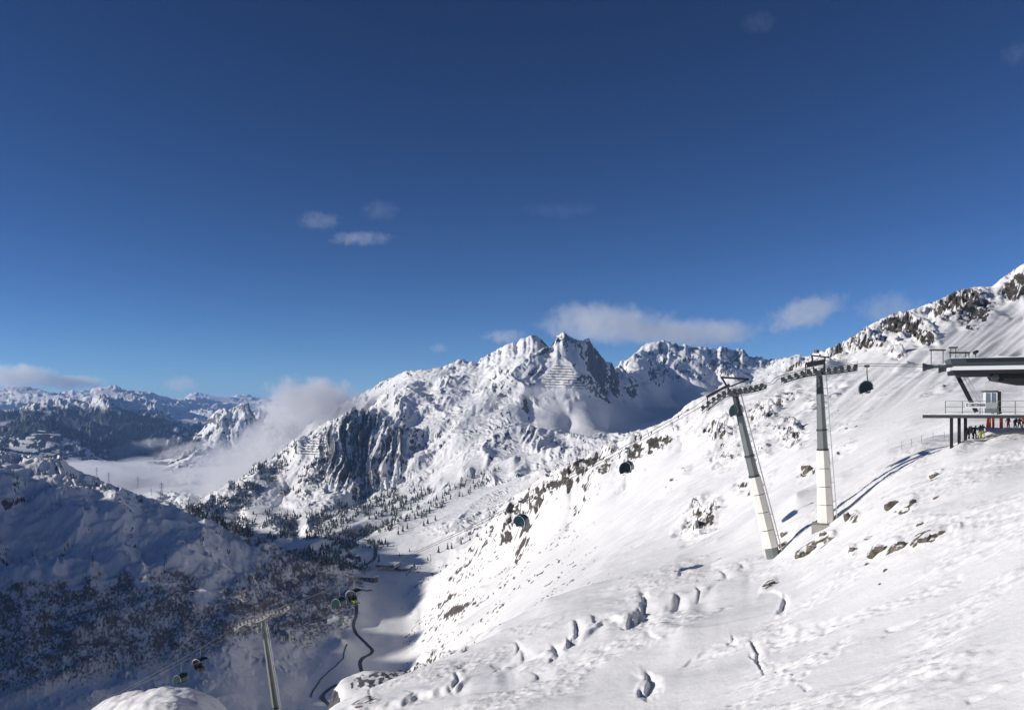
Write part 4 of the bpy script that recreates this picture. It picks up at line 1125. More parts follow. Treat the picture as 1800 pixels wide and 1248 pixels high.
pm = dict(a=person_mesh('skier_a', ('cloth_black', 'cloth_black', 'cloth_grey'), 0.14, (-0.42, -0.2, 0.95), (0.62, -0.25, 1.05), 0.12),
          b=person_mesh('skier_b', ('cloth_black', 'cloth_black', 'cloth_black'), 0.2, (-0.4, -0.15, 0.9), (0.4, -0.2, 0.9), 0.16),
          c=person_mesh('skier_c', ('cloth_yellow', 'cloth_blue', 'cloth_black'), 0.06, (-0.42, -0.1, 0.95), (0.38, -0.1, 0.95), 0.10),
          d=person_mesh('skier_d', ('cloth_yellow', 'cloth_navy', 'cloth_grey'), 0.05, (-0.36, -0.1, 0.92), (0.48, -0.05, 0.95), 0.08),
          e=person_mesh('skier_e', ('cloth_red', 'cloth_black', 'cloth_black'), 0.04, stride=0.04),
          f=person_mesh('skier_f', ('cloth_brown', 'cloth_brown', 'cloth_black'), 0.05, stride=0.10),
          g=person_mesh('skier_g', ('cloth_black', 'cloth_red', 'cloth_black'), 0.05, stride=0.08))
for k, px0, py0, d0, rz, lb in (('b', 1701, 774, 107.5, 0.3, 'person in dark clothes half hidden behind the right station post'), ('b', 1707, 774, 107, -0.5, 'person in black leaning forward, beside the station post'), ('a', 1713, 775, 106.6, 0.2, 'person in black holding one arm out towards the yellow trousers'),
      ('c', 1722.5, 775, 107, 0.1, 'person in blue jacket and bright yellow trousers under the deck'), ('d', 1727, 774, 107.6, -0.2, 'person in navy jacket and yellow trousers, right of the group'),
      ('e', 1772, 751, 115, 0.2, 'person with red trousers and black top standing under the right end of deck'), ('b', 1784, 749, 116, 0.4, 'person all in black standing at the right edge under the deck'), ('f', 1792, 750, 116, -0.3, 'person in brown clothes standing at the right edge under the deck'), ('g', 1799, 749, 117, 0.1, 'person in red jacket cut by the right edge of the picture')):
    p = at(px0, py0, d0); g = ground(px0, D=d0); p.z = g.z - 0.03 if g else p.z
    person(lb, pm[k], p, rz, 'people by the top station')

# ------------------------------------------------------------------ structures on the slope behind the station
def gantry(label, px0, px1, py_top, py_bot, D, posts):
    a = at(px0, py_top, D); b = at(px1, py_top, D); g = ground((px0 + px1) / 2, D=D)
    t = thing('snow_gantry', label, 'gantry', (a.x, a.y, a.z), 0, 'beams on posts behind the station')
    MB().beam((0, 0, 0), (b.x - a.x, 0, b.z - a.z), 0.5, 0.45).build('beam', MAT['wood_dark'], t)
    for q_ in posts:
        x = (b.x - a.x) * q_
        MB().beam((x, 0, 0), (x, 0, -(py_bot - py_top) / F * D - 2.0), 0.22).build('post', MAT['steel_mid'], t)
    return t
gantry('long beam on posts on the snow ridge above the horn of the station', 1634, 1662, 615.5, 628, 255, (0.1, 0.85))
gantry('beam on posts just above the station roof', 1668, 1704, 620, 632, 240, (0.05, 0.82, 0.98))
gantry('short high beam on the snow above the station roof', 1668, 1683, 611, 617, 262, (0.2, 0.8))
sgun = ground(1720, D=238)
if sgun:
    p = at(1715, 627, 238)
    t = thing('snow_gun', 'small dark snow gun above the station roof', 'snow gun', p, 0.4)
    MB().tube([(0, 0, -1.5), (0, 0, 1.0)], 0.14, 8).build('stand', MAT['steel_dark'], t)
    MB().tube([(-0.6, 0, 1.0), (0.7, 0, 1.5)], [0.5, 0.42], 10).build('barrel', MAT['black_paint'], t)
    MB().beam((-1.2, 0, -0.6), (1.6, 0, -0.6), 0.3).build('sled', MAT['black_paint'], t)
def net_fence(label, pts_, D, h=1.3):
    ps = [ground(px, D=D) for px in pts_]; ps = [p for p in ps if p]
    t = thing('net_fence', label, 'fence', ps[0], 0)
    o = ps[0]
    for p in ps: MB().tube([p - o - Vector((0, 0, 0.4)), p - o + Vector((0, 0, h))], 0.035, 6).build('pole', MAT['steel_mid'], t)
    for a, b in zip(ps[:-1], ps[1:]):
        nm = MB()
        for k in range(1, 6): nm.beam(a - o + Vector((0, 0, h * k / 6)), b - o + Vector((0, 0, h * k / 6)), 0.012)
        nm.build('netting', MAT['galvanised'], t)
    return t
net_fence('thin safety net on poles along the slope edge left of the station', (1585, 1602, 1620, 1640, 1660), 128)

# ------------------------------------------------------------------ boulders on the near slope
def boulder_mesh(seed, sx, sy, sz):
    rng = random.Random(seed)
    bm = bmesh.new(); bmesh.ops.create_icosphere(bm, subdivisions=3, radius=1)
    planes = [(Vector((rng.gauss(0, 1), rng.gauss(0, 1), rng.gauss(0, 0.7))).normalized(), rng.uniform(0.55, 0.85)) for _ in range(11)]
    for v in bm.verts:
        p = v.co.copy()
        for n_, d_ in planes:
            k = p.dot(n_) - d_
            if k > 0: p -= n_ * k * 0.92
        n1 = math.sin(p.x * 5 + seed) * math.sin(p.y * 6 + seed * 2) * math.sin(p.z * 5)
        p *= 1 + 0.05 * n1 + rng.uniform(-0.02, 0.02)
        v.co = Vector((p.x * sx, p.y * sy, p.z * sz))
    me = bpy.data.meshes.new('rock'); bm.to_mesh(me); bm.free()
    me.materials.append(MAT['boulder'])
    return me
def boulder_material():
    m, n, l, b = nodemat('boulder')
    geo = n.new('ShaderNodeNewGeometry'); nz = n.new('ShaderNodeTexNoise'); nz.inputs['Scale'].default_value = 1.7; nz.inputs['Detail'].default_value = 8; nz.inputs['Roughness'].default_value = 0.7
    l.new(geo.outputs['Position'], nz.inputs['Vector'])
    cr = n.new('ShaderNodeValToRGB'); cr.color_ramp.elements[0].position = 0.35; cr.color_ramp.elements[0].color = (0.055, 0.045, 0.033, 1)
    cr.color_ramp.elements[1].position = 0.68; cr.color_ramp.elements[1].color = (0.24, 0.20, 0.145, 1); l.new(nz.outputs['Fac'], cr.inputs['Fac'])
    sep = n.new('ShaderNodeSeparateXYZ'); l.new(geo.outputs['Normal'], sep.inputs[0])
    ad = n.new('ShaderNodeMath'); ad.operation = 'MULTIPLY_ADD'; ad.inputs[1].default_value = 0.5; l.new(nz.outputs['Fac'], ad.inputs[0]); l.new(sep.outputs['Z'], ad.inputs[2])
    mr = n.new('ShaderNodeMapRange'); mr.inputs['From Min'].default_value = 0.84; mr.inputs['From Max'].default_value = 0.93; l.new(ad.outputs[0], mr.inputs['Value'])
    mx = n.new('ShaderNodeMix'); mx.data_type = 'RGBA'; l.new(mr.outputs[0], mx.inputs['Factor']); l.new(cr.outputs['Color'], mx.inputs['A']); mx.inputs['B'].default_value = (0.87, 0.87, 0.87, 1)
    l.new(mx.outputs['Result'], b.inputs['Base Color']); b.inputs['Roughness'].default_value = 0.85
    bp = n.new('ShaderNodeBump'); bp.inputs['Strength'].default_value = 0.6; bp.inputs['Distance'].default_value = 0.2; l.new(nz.outputs['Fac'], bp.inputs['Height']); l.new(bp.outputs[0], b.inputs['Normal'])
boulder_material()
RK = [(1571,889,15,11,'square brown boulder, highest of the rocks right of the upright mast'),(1605,884,9,8,'brown rock just right of the square boulder'),(1594,897,10,5,'flat brown rock below the square boulder'),(1545,970,22,13,'broad brown rock, lower left of the big outcrop right of the masts'),(1582,962,20,11,'broad brown rock in the middle of the big outcrop right of the masts'),
      (1628,948,16,9,'angular rock in the middle of the stony patch right of the outcrop'),(1655,938,9,7,'rock at the right end of the stony patch'),(1640,950,8,5,'small rock under the stony patch'),(1500,967,8,8,'small brown rock standing alone left of the big outcrop'),(1492,912,10,14,'steep brown rock next to the upright mast'),
      (1428,966,14,9,'brown rock below the foot of the upright mast'),(1408,976,12,8,'brown rock between the feet of the two padded masts'),(1450,940,9,7,'rock at the foot of the upright mast'),(1378,958,10,7,'rock right beside the foot of the leaning mast'),(1380,940,9,7,'greenish brown rock right of the leaning mast foot'),
      (1356,1027,10,8,'small dark rock below the leaning mast'),(1645,836,10,7,'rock high on the slope below the station'),(1648,874,8,4,'flat rock on the slope right of the square boulder'),(1617,922,8,5,'small flat rock above the stony patch'),(1528,945,9,4,'flat rock above the broad brown rock'),(1557,1003,6,4,'small stone below the big outcrop'),
      (1547,1027,3,3,'tiny dark stone alone on the snow below the outcrop'),(1422,828,12,12,'dark rock behind the upright mast'),(1415,822,7,7,'brown rock left behind the upright mast'),(815,1142,6,4,'small dark rock on the brow of the near slope'),(1525,992,5,4,'small stone below left of the outcrop'),(1610,958,7,5,'small rock between outcrop and stony patch')]
for i, (px0, py0, rx, ry, lb) in enumerate(RK):
    g = ground(px0, py0)
    if g is None: continue
    k = g.y / F
    o = bpy.data.objects.new('rock', boulder_mesh(i + 3, rx * k * 1.0, rx * k * 0.8, ry * k * 1.05)); COL.objects.link(o)
    o.location = g + Vector((0, 0.3 * rx * k, -0.12 * ry * k)); o.rotation_euler = (0.2 * math.sin(i), -0.45 + 0.2 * math.cos(i * 2), 0.4 * math.sin(i * 3))
    tag(o, lb, 'rock', 'rocks on the near slope')

# ------------------------------------------------------------------ power pylons on the hill
def pylon_mesh_parts(h):
    mast = MB(); n = 7; w0, w1 = h * 0.085, h * 0.014
    lv = [i / n for i in range(n + 1)]
    wd = lambda f: w0 + (w1 - w0) * min(1, f * 1.25) if f < 0.8 else w1
    t_ = h * 0.0085
    for sx in (-1, 1):
        for sy in (-1, 1):
            for a, b in zip(lv[:-1], lv[1:]): mast.beam((sx * wd(a), sy * wd(a), a * h), (sx * wd(b), sy * wd(b), b * h), t_)
    for a, b in zip(lv[:-1], lv[1:]):
        for s in (-1, 1):
            mast.beam((-wd(a), s * wd(a), a * h), (wd(b), s * wd(b), b * h), t_ * 0.7); mast.beam((wd(a), s * wd(a), a * h), (-wd(b), s * wd(b), b * h), t_ * 0.7)
            mast.beam((s * wd(a), -wd(a), a * h), (s * wd(b), wd(b), b * h), t_ * 0.7)
    return mast
def arm_mesh(h, L):
    m = MB(); t_ = h * 0.008
    for s in (-1, 1):
        m.beam((0, -0.02 * h, 0), (s * L, 0, 0), t_); m.beam((0, 0.02 * h, 0), (s * L, 0, 0), t_); m.beam((0, 0, 0.035 * h), (s * L, 0, 0), t_)
        m.beam((s * L * 0.93, 0, 0), (s * L * 0.93, 0, -0.045 * h), t_ * 1.2)
    return m
PY_M = pylon_mesh_parts(30).mesh('mast', MAT['steel_dark']); PY_A = [arm_mesh(30, L).mesh('cross_arm', MAT['steel_dark']) for L in (3.4, 4.8, 3.8)]
for px0, pb, pt, rz, lb in ((170, 840, 821, 0.5, 'faint lattice pylon, leftmost of those against the valley fog'), (191, 850, 830, 0.5, 'lattice pylon on the hill edge, second from left against the fog'), (242, 864, 837, 0.5, 'tall lattice pylon standing against the valley fog'), (266, 871, 859, 0.5, 'short lattice pylon between the two tall ones against the fog'), (284, 877, 848, 0.5, 'tall lattice pylon, rightmost of those against the valley fog'),
      (334, 884, 871, 0.5, 'small lattice pylon near the forest edge'), (163, 997, 975, 0.2, 'lattice pylon on the shaded bench with sunlit snow rim'), (291, 1000, 971, 0.2, 'tall lattice pylon in the middle of the shaded snow slope'), (385, 1002, 980, 0.2, 'lattice pylon on the shaded slope, right of the middle one'), (37, 990, 977, 0.2, 'small lattice pylon at the far left of the bench'), (465, 1004, 988, 0.2, 'lattice pylon low on the scrubby right flank of the hill'), (24, 838, 822, 0.4, 'small lattice pylon on the hill top at the left edge')):
    g = ground(px0, pb)
    if g is None: continue
    h = (pb - pt) / F * g.y
    t = thing('power_pylon', lb, 'pylon', g - Vector((0, 0, 0.3)), rz, 'power pylons on the left hill'); t.scale = (h / 30,) * 3
    o = bpy.data.objects.new('mast', PY_M); COL.objects.link(o); o.parent = t
    for m_, z_ in zip(PY_A, (27.5, 24.0, 20.5)):
        o = bpy.data.objects.new('cross_arm', m_); COL.objects.link(o); o.parent = t; o.location = (0, 0, z_)

# ------------------------------------------------------------------ valley: road, buildings
def ribbon(name, pts_, width, mat, lift=0.35, D_rng=None):
    P_ = []
    for (px, py) in pts_:
        D = -Z0 * F / (py - CY)
        g = ground(px, D=D)
        if g is None: continue
        P_.append(g)
    # resample
    Q = []
    for a, b in zip(P_[:-1], P_[1:]):
        n = max(2, int((b - a).length / 5))
        for i in range(n):
            q = a.lerp(b, i / n); g = ground(CX + q.x / q.y * F, D=q.y); Q.append(g if g else q)
    for _ in range(3):
        Q = [Q[0]] + [(Q[i - 1] + Q[i] * 2 + Q[i + 1]) / 4 for i in range(1, len(Q) - 1)] + [Q[-1]]
    vs = []; fs = []
    for i, q in enumerate(Q):
        d = (Q[min(i + 1, len(Q) - 1)] - Q[max(i - 1, 0)]); d.z = 0; d.normalize()
        r = Vector((d.y, -d.x, 0)) * width / 2
        g1 = ground(CX + (q + r).x / (q + r).y * F, D=(q + r).y); g2 = ground(CX + (q - r).x / (q - r).y * F, D=(q - r).y)
        top = max(q.z, g1.z if g1 else q.z, g2.z if g2 else q.z) + lift
        for p in (q - r, q + r): vs.append((p.x, p.y, top))
        for p in (q - r * 1.3, q + r * 1.3): vs.append((p.x, p.y, top - 2.5))
        if i: 
            a = (i - 1) * 4; b = i * 4
            fs += [(a, a + 1, b + 1, b), (a + 1, a + 3, b + 3, b + 1), (a + 2, a, b, b + 2)]
    o = MB().add(vs, fs).build(name, mat)
    o['kind'] = 'structure'
    return o
ribbon('road', [(652,1040),(640,1046),(622,1058),(627,1078),(626,1094),(620,1106),(628,1120),(648,1134),(658,1141),(648,1148),(636,1156),(632,1166),(636,1182),(640,1200)], 3.6, MAT['asphalt'])
ribbon('road', [(592,1203),(578,1207),(566,1215),(566,1224),(574,1234),(584,1246)], 3.8, MAT['asphalt'])
ribbon('road', [(636,948),(652,951),(660,960),(660,976),(655,986),(640,994),(618,1002)], 6.5, MAT['asphalt'])
ribbon('brook', [(610,1144),(606,1152),(603,1160),(606,1164),(596,1168),(590,1176),(580,1179),(576,1185),(566,1188),(560,1195),(552,1204),(546,1214),(548,1222)], 1.2, MAT['asphalt'])

def valley_house(name, label, px0, px1, py_b, D, h, depth, wallm, roofm, rz=0.12, ndoor=0, pitch=0.0):
    a = at(px0, py_b, D); w = (px1 - px0) / F * D
    g = ground((px0 + px1) / 2, D=D)
    t = thing(name, label, 'building', (a.x, D, (g.z if g else a.z) - 1.0), rz)
    MB().box((0, 0, -6), (w, depth, h)).build('wall', wallm, t)
    rf = MB()
    if pitch: rf.prism([(-1, h + 0.02), (w / 2, h + pitch), (w + 1, h + 0.02)], -1, depth + 1)
    else: rf.box((-1.2, -1.2, h + 0.02), (w + 1.2, depth + 1.2, h + 1.1))
    r = rf.build('roof', roofm, t)
    n = max(2, int(w / 7))
    for i in range(n):
        x = w * (i + 0.5) / n
        wi = MB().box((x - 1.6, -0.12, h * 0.45), (x + 1.6, -0.01, h * 0.75)).build('window', MAT['window_glass'], t)
        MB().box((x - 1.8, -0.2, h * 0.40), (x + 1.8, -0.01, h * 0.445)).build('sill', MAT['concrete'], wi)
    return t, w
t, w = valley_house('valley_station', 'grey flat roofed lift building with snow on its roof on the valley floor', 661, 694, 1004, 1440, 11, 26, MAT['facade'], MAT['roof_snow'], -0.2)
MB().box((-0.6, -0.6, 7.6), (w + 0.6, -0.22, 10.8)).build('fascia', MAT['steel_dark'], t)
MB().box((w + 0.05, 4, -4), (w + 26, 20, 5.5)).build('side_wing', MAT['steel_dark'], t)
valley_house('valley_hut', 'low dark building with snowy roof, right of the valley lift building', 703, 718, 1003, 1430, 5, 14, MAT['wood_dark'], MAT['roof_snow'], -0.1)
t, w = valley_house('snow_gallery', 'long low dark gallery roof at the edge of the valley shade', 618, 660, 1018, 1340, 7, 16, MAT['wood_dark'], MAT['roof_snow'], -0.25)
valley_house('farm_house', 'small house with snowy pitched roof among the trees behind the lift building', 600, 618, 1006, 1400, 6, 14, MAT['wood_dark'], MAT['roof_snow'], 0.1, pitch=5)
valley_house('farm_house', 'small house beside the curved road at the forest edge', 622, 634, 985, 1520, 6, 12, MAT['wood_dark'], MAT['roof_snow'], 0.2, pitch=4.5)
for px0, D, lb in ((757, 1500, 'slender lift pole on the snowfield above the valley building'), (710, 1450, 'leaning pole beside the low dark building')):
    g = ground(px0, D=D); t = thing('lift_pole', lb, 'pole', g, 0.3)
    MB().tube([(0, 0, -1), (0, 0, 13)], 0.5, 6).build('pole', MAT['steel_mid'], t)
    MB().beam((-3, 0, 12.6), (3, 0, 12.6), 0.6).build('cross_arm', MAT['steel_mid'], t)

# ------------------------------------------------------------------ avalanche fences on the mountain
ORD = ['first', 'second', 'third', 'fourth', 'fifth', 'sixth', 'seventh', 'eighth', 'ninth']
def barrier(px0, px1, py, slope, lb, h, grp):
    ps = []
    for i in range(9):
        px = px0 + (px1 - px0) * i / 8; g = ground(px, py + slope * (px - px0))
        if g is None or g.y < 2000 or g.y > 4500: continue
        if ps and abs(g.y - ps[-1].y) > 60: continue
        ps.append(g)
    if len(ps) < 3: return
    o = ps[0]; m = MB()
    for a, b in zip(ps[:-1], ps[1:]):
        a = a - o; b = b - o; u = Vector((0, -h * 0.3, h))
        m.add([a - u * 0.5, b - u * 0.5, b + u, a + u, a - u * 0.5 + Vector((0, 0.5, 0)), b - u * 0.5 + Vector((0, 0.5, 0)), b + u + Vector((0, 0.5, 0)), a + u + Vector((0, 0.5, 0))],
              [(0, 1, 2, 3), (7, 6, 5, 4), (3, 2, 6, 7), (0, 3, 7, 4), (1, 5, 6, 2)])
    ob = m.build('avalanche_fence', MAT['steel_dark']); ob.location = o
    tag(ob, lb, 'fence', grp)
for i in range(9):
    y = 644 + i * 4.6; w_ = 12 + i * 4.2
    barrier(985 - w_ * (0.9 if i < 6 else 0.7), 990 + w_, y, 0.04, ORD[i] + ' avalanche fence row from the top on the snow face below the highest summit', 2.6, 'fence rows below the summit')
for i in range(9):
    y = 766 + i * 4.5
    barrier(556 - i * 5.5, 588 - i * 3.0, y, 0.05, ORD[i] + ' avalanche fence row from the top on the snow patch left of the dark cliffs', 2.4, 'fence rows left of the cliffs')

# ------------------------------------------------------------------ trees
def conifer_material():
    m, n, l, b = nodemat('conifer')
    geo = n.new('ShaderNodeNewGeometry'); nz = n.new('ShaderNodeTexNoise'); nz.inputs['Scale'].default_value = 0.22; nz.inputs['Detail'].default_value = 5; nz.inputs['Roughness'].default_value = 0.75
    l.new(geo.outputs['Position'], nz.inputs['Vector'])
    cr = n.new('ShaderNodeValToRGB'); e = cr.color_ramp.elements
    e[0].position = 0.40; e[0].color = (0.026, 0.032, 0.027, 1); e[1].position = 0.66; e[1].color = (0.62, 0.62, 0.62, 1)
    k = cr.color_ramp.elements.new(0.55); k.color = (0.06, 0.066, 0.058, 1)
    l.new(nz.outputs['Fac'], cr.inputs['Fac']); l.new(cr.outputs['Color'], b.inputs['Base Color']); b.inputs['Roughness'].default_value = 0.9
conifer_material()
simple('bark', (0.06, 0.045, 0.035), 0.9, 0, 0.3, 1)
def conifer(seed):
    rng = random.Random(seed); m = MB(); n = 7
    tiers = 5
    for k in range(tiers):
        z0 = 0.10 + 0.17 * k; z1 = z0 + 0.30 - 0.02 * k; r = 0.21 * (1 - k / (tiers + 0.6))
        vs = [(0, 0, min(z1, 1.0) if k < tiers - 1 else 1.0)]
        for j in range(n):
            a = 2 * math.pi * (j + 0.5 * (k % 2)) / n; q = r * rng.uniform(0.7, 1.25)
            vs.append((q * math.cos(a), q * math.sin(a), z0 + rng.uniform(-0.03, 0.02)))
        m.add(vs, [(0, 1 + j, 1 + (j + 1) % n) for j in range(n)])
    return m
CON = [conifer(s) for s in range(5)]
CROWN = [c.mesh('crown', MAT['conifer']) for c in CON]
TRUNK = MB().tube([(0, 0, -0.1), (0, 0, 0.2)], [0.025, 0.018], 6).mesh('trunk', MAT['bark'])
def density(px, py):
    s = 0.0
    n = float(fbm(np.array([px / 26]), np.array([py / 14 + px / 60]), 3, 301)[0])
    def bl(*a): return float(blob(np.array([px]), np.array([py]), *a)[0])
    s = max(s, bl(520, 925, 170, 22, -12) * 1.1, bl(600, 905, 150, 20, 18) * 0.9, bl(445, 850, 90, 26, 38) * 1.0, bl(400, 880, 60, 22, 30) * 1.1, bl(700, 890, 70, 18, 30) * 0.7, bl(760, 890, 60, 14, 30) * 0.35, bl(590, 985, 60, 16, -14) * 1.2,
            bl(640, 940, 90, 14, 20) * 0.9, bl(560, 830, 70, 26, 40) * 0.5, bl(650, 880, 60, 16, 20) * 0.5, bl(350, 895, 50, 14, -10) * 1.2, bl(410, 925, 50, 10, -28) * 1.3, bl(830, 850, 60, 18, 25) * 0.35, bl(500, 800, 30, 20, 40) * 0.5, bl(620, 965, 30, 8, -10) * 0.8)
    s *= 1 - bl(640, 972, 28, 12) - 0.9 * bl(440, 910, 40, 8, -20) - 0.9 * bl(560, 953, 40, 6)
    return 1.6 * s * float(sstep(-0.35, 0.05, np.array(n))) - 0.10
rng = random.Random(5)
FV, FF = [], []; nfor = 0
cand = 0
while cand < 19000 and nfor < 7500:
    cand += 1
    px = rng.uniform(330, 880); py = rng.uniform(770, 1003)
    dn = density(px, py)
    if dn <= 0 or rng.random() > dn: continue
    g = ground(px, py)
    if g is None or g.y < 1150 or g.y > 3200: continue
    h = rng.choice((rng.uniform(9, 14), rng.uniform(6, 11), rng.uniform(5, 9))); c = CON[rng.randrange(5)]; a = rng.uniform(0, 6.28); ca, sa = math.cos(a), math.sin(a)
    o_ = len(FV)
    wv = h * rng.uniform(0.85, 1.15)
    FV.extend((g.x + (x * ca - y * sa) * wv, g.y + (x * sa + y * ca) * wv, g.z - 0.8 + z * h) for x, y, z in c.v)
    FF.extend(tuple(i + o_ for i in f) for f in c.f); nfor += 1
fm = MB(); fm.v = FV; fm.f = FF; fm.mi = [0] * len(FF)
me = bpy.data.meshes.new('conifer_forest'); me.from_pydata(FV, [], FF); me.materials.append(MAT['conifer'])
fo = bpy.data.objects.new('conifer_forest', me); COL.objects.link(fo); fo['kind'] = 'stuff'; fo['label'] = 'dark conifer forest on the lower slopes across the valley'; fo['category'] = 'forest'
print('FOREST', nfor, cand)
NTH = 'first second third fourth fifth sixth seventh eighth ninth tenth eleventh twelfth thirteenth fourteenth fifteenth sixteenth seventeenth eighteenth nineteenth twentieth twenty-first twenty-second twenty-third twenty-fourth twenty-fifth'.split()
SOLO = [(666,990,17),(728,996,12),(741,992,9),(771,972,14),(787,966,13),(794,965,12),(810,957,15),(752,985,8),(734,1000,7),(715,1012,6),(677,897,15),(826,950,10),(840,944,9),(702,978,8),(720,970,7),(855,938,8),(846,950,7),(700,940,12),(708,935,14),(716,930,12),(745,925,12),(752,921,13),(765,915,11),(640,938,12),(648,934,13)]
for i, (px0, py0, hh) in enumerate(sorted(SOLO)):
    g = ground(px0, py0)
    if g is None or g.y < 700: continue
    h = hh / F * g.y
    t = thing('conifer_tree', 'dark conifer standing apart on the valley snow, ' + NTH[i] + ' from the left', 'tree', g, i * 1.3, 'single conifers on the valley snow'); t.scale = (h, h, h)
    for nm, m_ in (('crown', CROWN[i % 5]), ('trunk', TRUNK)):
        o = bpy.data.objects.new(nm, m_); COL.objects.link(o); o.parent = t

# ------------------------------------------------------------------ air
def haze_box():
    bm = bmesh.new()
    bmesh.ops.create_cube(bm, size=1)
    me = bpy.data.meshes.new('haze'); bm.to_mesh(me); bm.free()
    o = bpy.data.objects.new('haze', me); COL.objects.link(o)
    o.scale = (120000, 34500, HAZE_TOP - HAZE_BOT)
    o.location = (0, 34500 / 2 - 200, (HAZE_TOP + HAZE_BOT) / 2)
    o['kind'] = 'stuff'
    m = bpy.data.materials.new('haze'); m.use_nodes = True
    n = m.node_tree.nodes; n.remove(n['Principled BSDF'])
    v = n.new('ShaderNodeVolumePrincipled')
    v.inputs['Color'].default_value = (0.32, 0.56, 1.0, 1)
    v.inputs['Density'].default_value = 3.0e-5
    v.inputs['Anisotropy'].default_value = 0.0
    m.node_tree.links.new(v.outputs[0], n['Material Output'].inputs['Volume'])
    me.materials.append(m)
    return o
zmin = min(float(t[3].min()) for t in TERR); zmax = max(float(t[3].max()) for t in TERR)
print('TERRAIN z range', zmin, zmax, [(t[0], float(t[3].min()), float(t[3].max())) for t in TERR])
HAZE_BOT, HAZE_TOP = zmin - 1.5, zmax + 6
haze_box()

# ------------------------------------------------------------------ clouds and valley fog
from mathutils import noise as mnoise
def vol_mat(name, density, col=(1, 1, 1), aniso=0.35):
    m = bpy.data.materials.new(name); m.use_nodes = True
    n = m.node_tree.nodes; n.remove(n['Principled BSDF'])
    v = n.new('ShaderNodeVolumePrincipled')
    v.inputs['Color'].default_value = (*col, 1); v.inputs['Density'].default_value = density; v.inputs['Anisotropy'].default_value = aniso
    m.node_tree.links.new(v.outputs[0], n['Material Output'].inputs['Volume'])
    return m
def cloud_mat(name, density, r, seed, freq, thresh, col, aniso=0.3):
    """billowing density: noise minus the distance from the middle of the (unit-sphere) object"""
    m = bpy.data.materials.new(name); m.use_nodes = True
    n = m.node_tree.nodes; l = m.node_tree.links; n.remove(n['Principled BSDF'])
    s = (r[0] * r[1] * r[2]) ** (1 / 3)
    tc = n.new('ShaderNodeTexCoord')
    mp = n.new('ShaderNodeMapping'); mp.inputs['Scale'].default_value = [q / s * freq for q in r]; mp.inputs['Location'].default_value = (seed * 7.3, seed * 3.1, seed * 1.7)
    l.new(tc.outputs['Object'], mp.inputs['Vector'])
    nz = n.new('ShaderNodeTexNoise'); nz.inputs['Scale'].default_value = 1.0; nz.inputs['Detail'].default_value = 6; nz.inputs['Roughness'].default_value = 0.66; nz.inputs['Distortion'].default_value = 0.5
    l.new(mp.outputs[0], nz.inputs['Vector'])
    ln = n.new('ShaderNodeVectorMath'); ln.operation = 'DOT_PRODUCT'; l.new(tc.outputs['Object'], ln.inputs[0]); l.new(tc.outputs['Object'], ln.inputs[1])
    fall = n.new('ShaderNodeMath'); fall.operation = 'MULTIPLY_ADD'; fall.inputs[1].default_value = -0.42; fall.inputs[2].default_value = -thresh
    l.new(ln.outputs['Value'], fall.inputs[0])
    ad = n.new('ShaderNodeMath'); ad.operation = 'ADD'; l.new(nz.outputs['Fac'], ad.inputs[0]); l.new(fall.outputs[0], ad.inputs[1])
    mr = n.new('ShaderNodeMapRange'); mr.interpolation_type = 'SMOOTHSTEP'; mr.inputs['From Min'].default_value = 0.0; mr.inputs['From Max'].default_value = 0.27; mr.inputs['To Max'].default_value = density
    l.new(ad.outputs[0], mr.inputs['Value'])
    v = n.new('ShaderNodeVolumePrincipled'); v.inputs['Color'].default_value = (*col, 1); v.inputs['Anisotropy'].default_value = aniso
    l.new(mr.outputs[0], v.inputs['Density'])
    l.new(v.outputs[0], n['Material Output'].inputs['Volume'])
    return m
SPH = bmesh.new(); bmesh.ops.create_icosphere(SPH, subdivisions=4, radius=1.0)
def cloud(name, label, px, py, hw, hh, D, tau, seed, depth=None, tilt=0.0, stuff=False, group=None, freq=2.5, thresh=0.23, col=(0.99, 0.99, 0.99)):
    """tau: optical depth through the densest middle; the visible cloud is ragged inside the ellipsoid"""
    hw *= 1.25; hh *= 1.35
    c = at(px, py, D); rx = hw / F * D; rz = hh / F * D; ry = depth or (rx + rz) * 0.5
    me = bpy.data.meshes.new(name); SPH.to_mesh(me)
    me.materials.append(cloud_mat(name, tau / (1.3 * ry), (rx, ry, rz), seed, freq, thresh, col))
    o = bpy.data.objects.new(name, me); COL.objects.link(o); o.location = c; o.scale = (rx, ry, rz); o.rotation_euler = (0, -math.radians(tilt), 0)
    if stuff: o['kind'] = 'stuff'; o['label'] = label
    else: tag(o, label, 'cloud', group)
    return o
G1 = 'clouds in the sky'
cloud('cloud', 'pale grey cloud rising behind the highest summit', 1062, 568, 115, 36, 7000, 1.9, 1, group=G1)
cloud('cloud', 'long grey cloud trailing right behind the dark back peaks', 1205, 586, 150, 25, 7300, 1.8, 2, group=G1)
cloud('cloud', 'soft slanting cloud above the ridge between peaks and upright mast', 1415, 550, 78, 28, 7200, 1.2, 3, tilt=17, group=G1)
cloud('cloud', 'faint cloud half hidden behind the rocky right ridge', 1565, 546, 62, 32, 7400, 0.5, 4, group=G1)
cloud('cloud', 'small pale cloud left of the highest summit', 888, 592, 42, 13, 7400, 0.7, 5, group=G1)
cloud('cloud', 'tiny faint cloud low above the left end of the ridge', 772, 612, 18, 9, 7600, 0.35, 6, group=G1)
cloud('cloud', 'small flat bottomed cloud alone in the open sky', 635, 420, 62, 12, 9000, 0.5, 7, group=G1)
cloud('cloud', 'thin wisp up left of the small flat cloud', 560, 388, 44, 16, 9000, 0.24, 8, group=G1)
cloud('cloud', 'barely visible wisp up right of the small flat cloud', 668, 370, 36, 20, 9200, 0.10, 9, group=G1)
cloud('cloud', 'faint wisp in the open sky above the summits', 985, 370, 80, 14, 9000, 0.05, 10, group=G1)
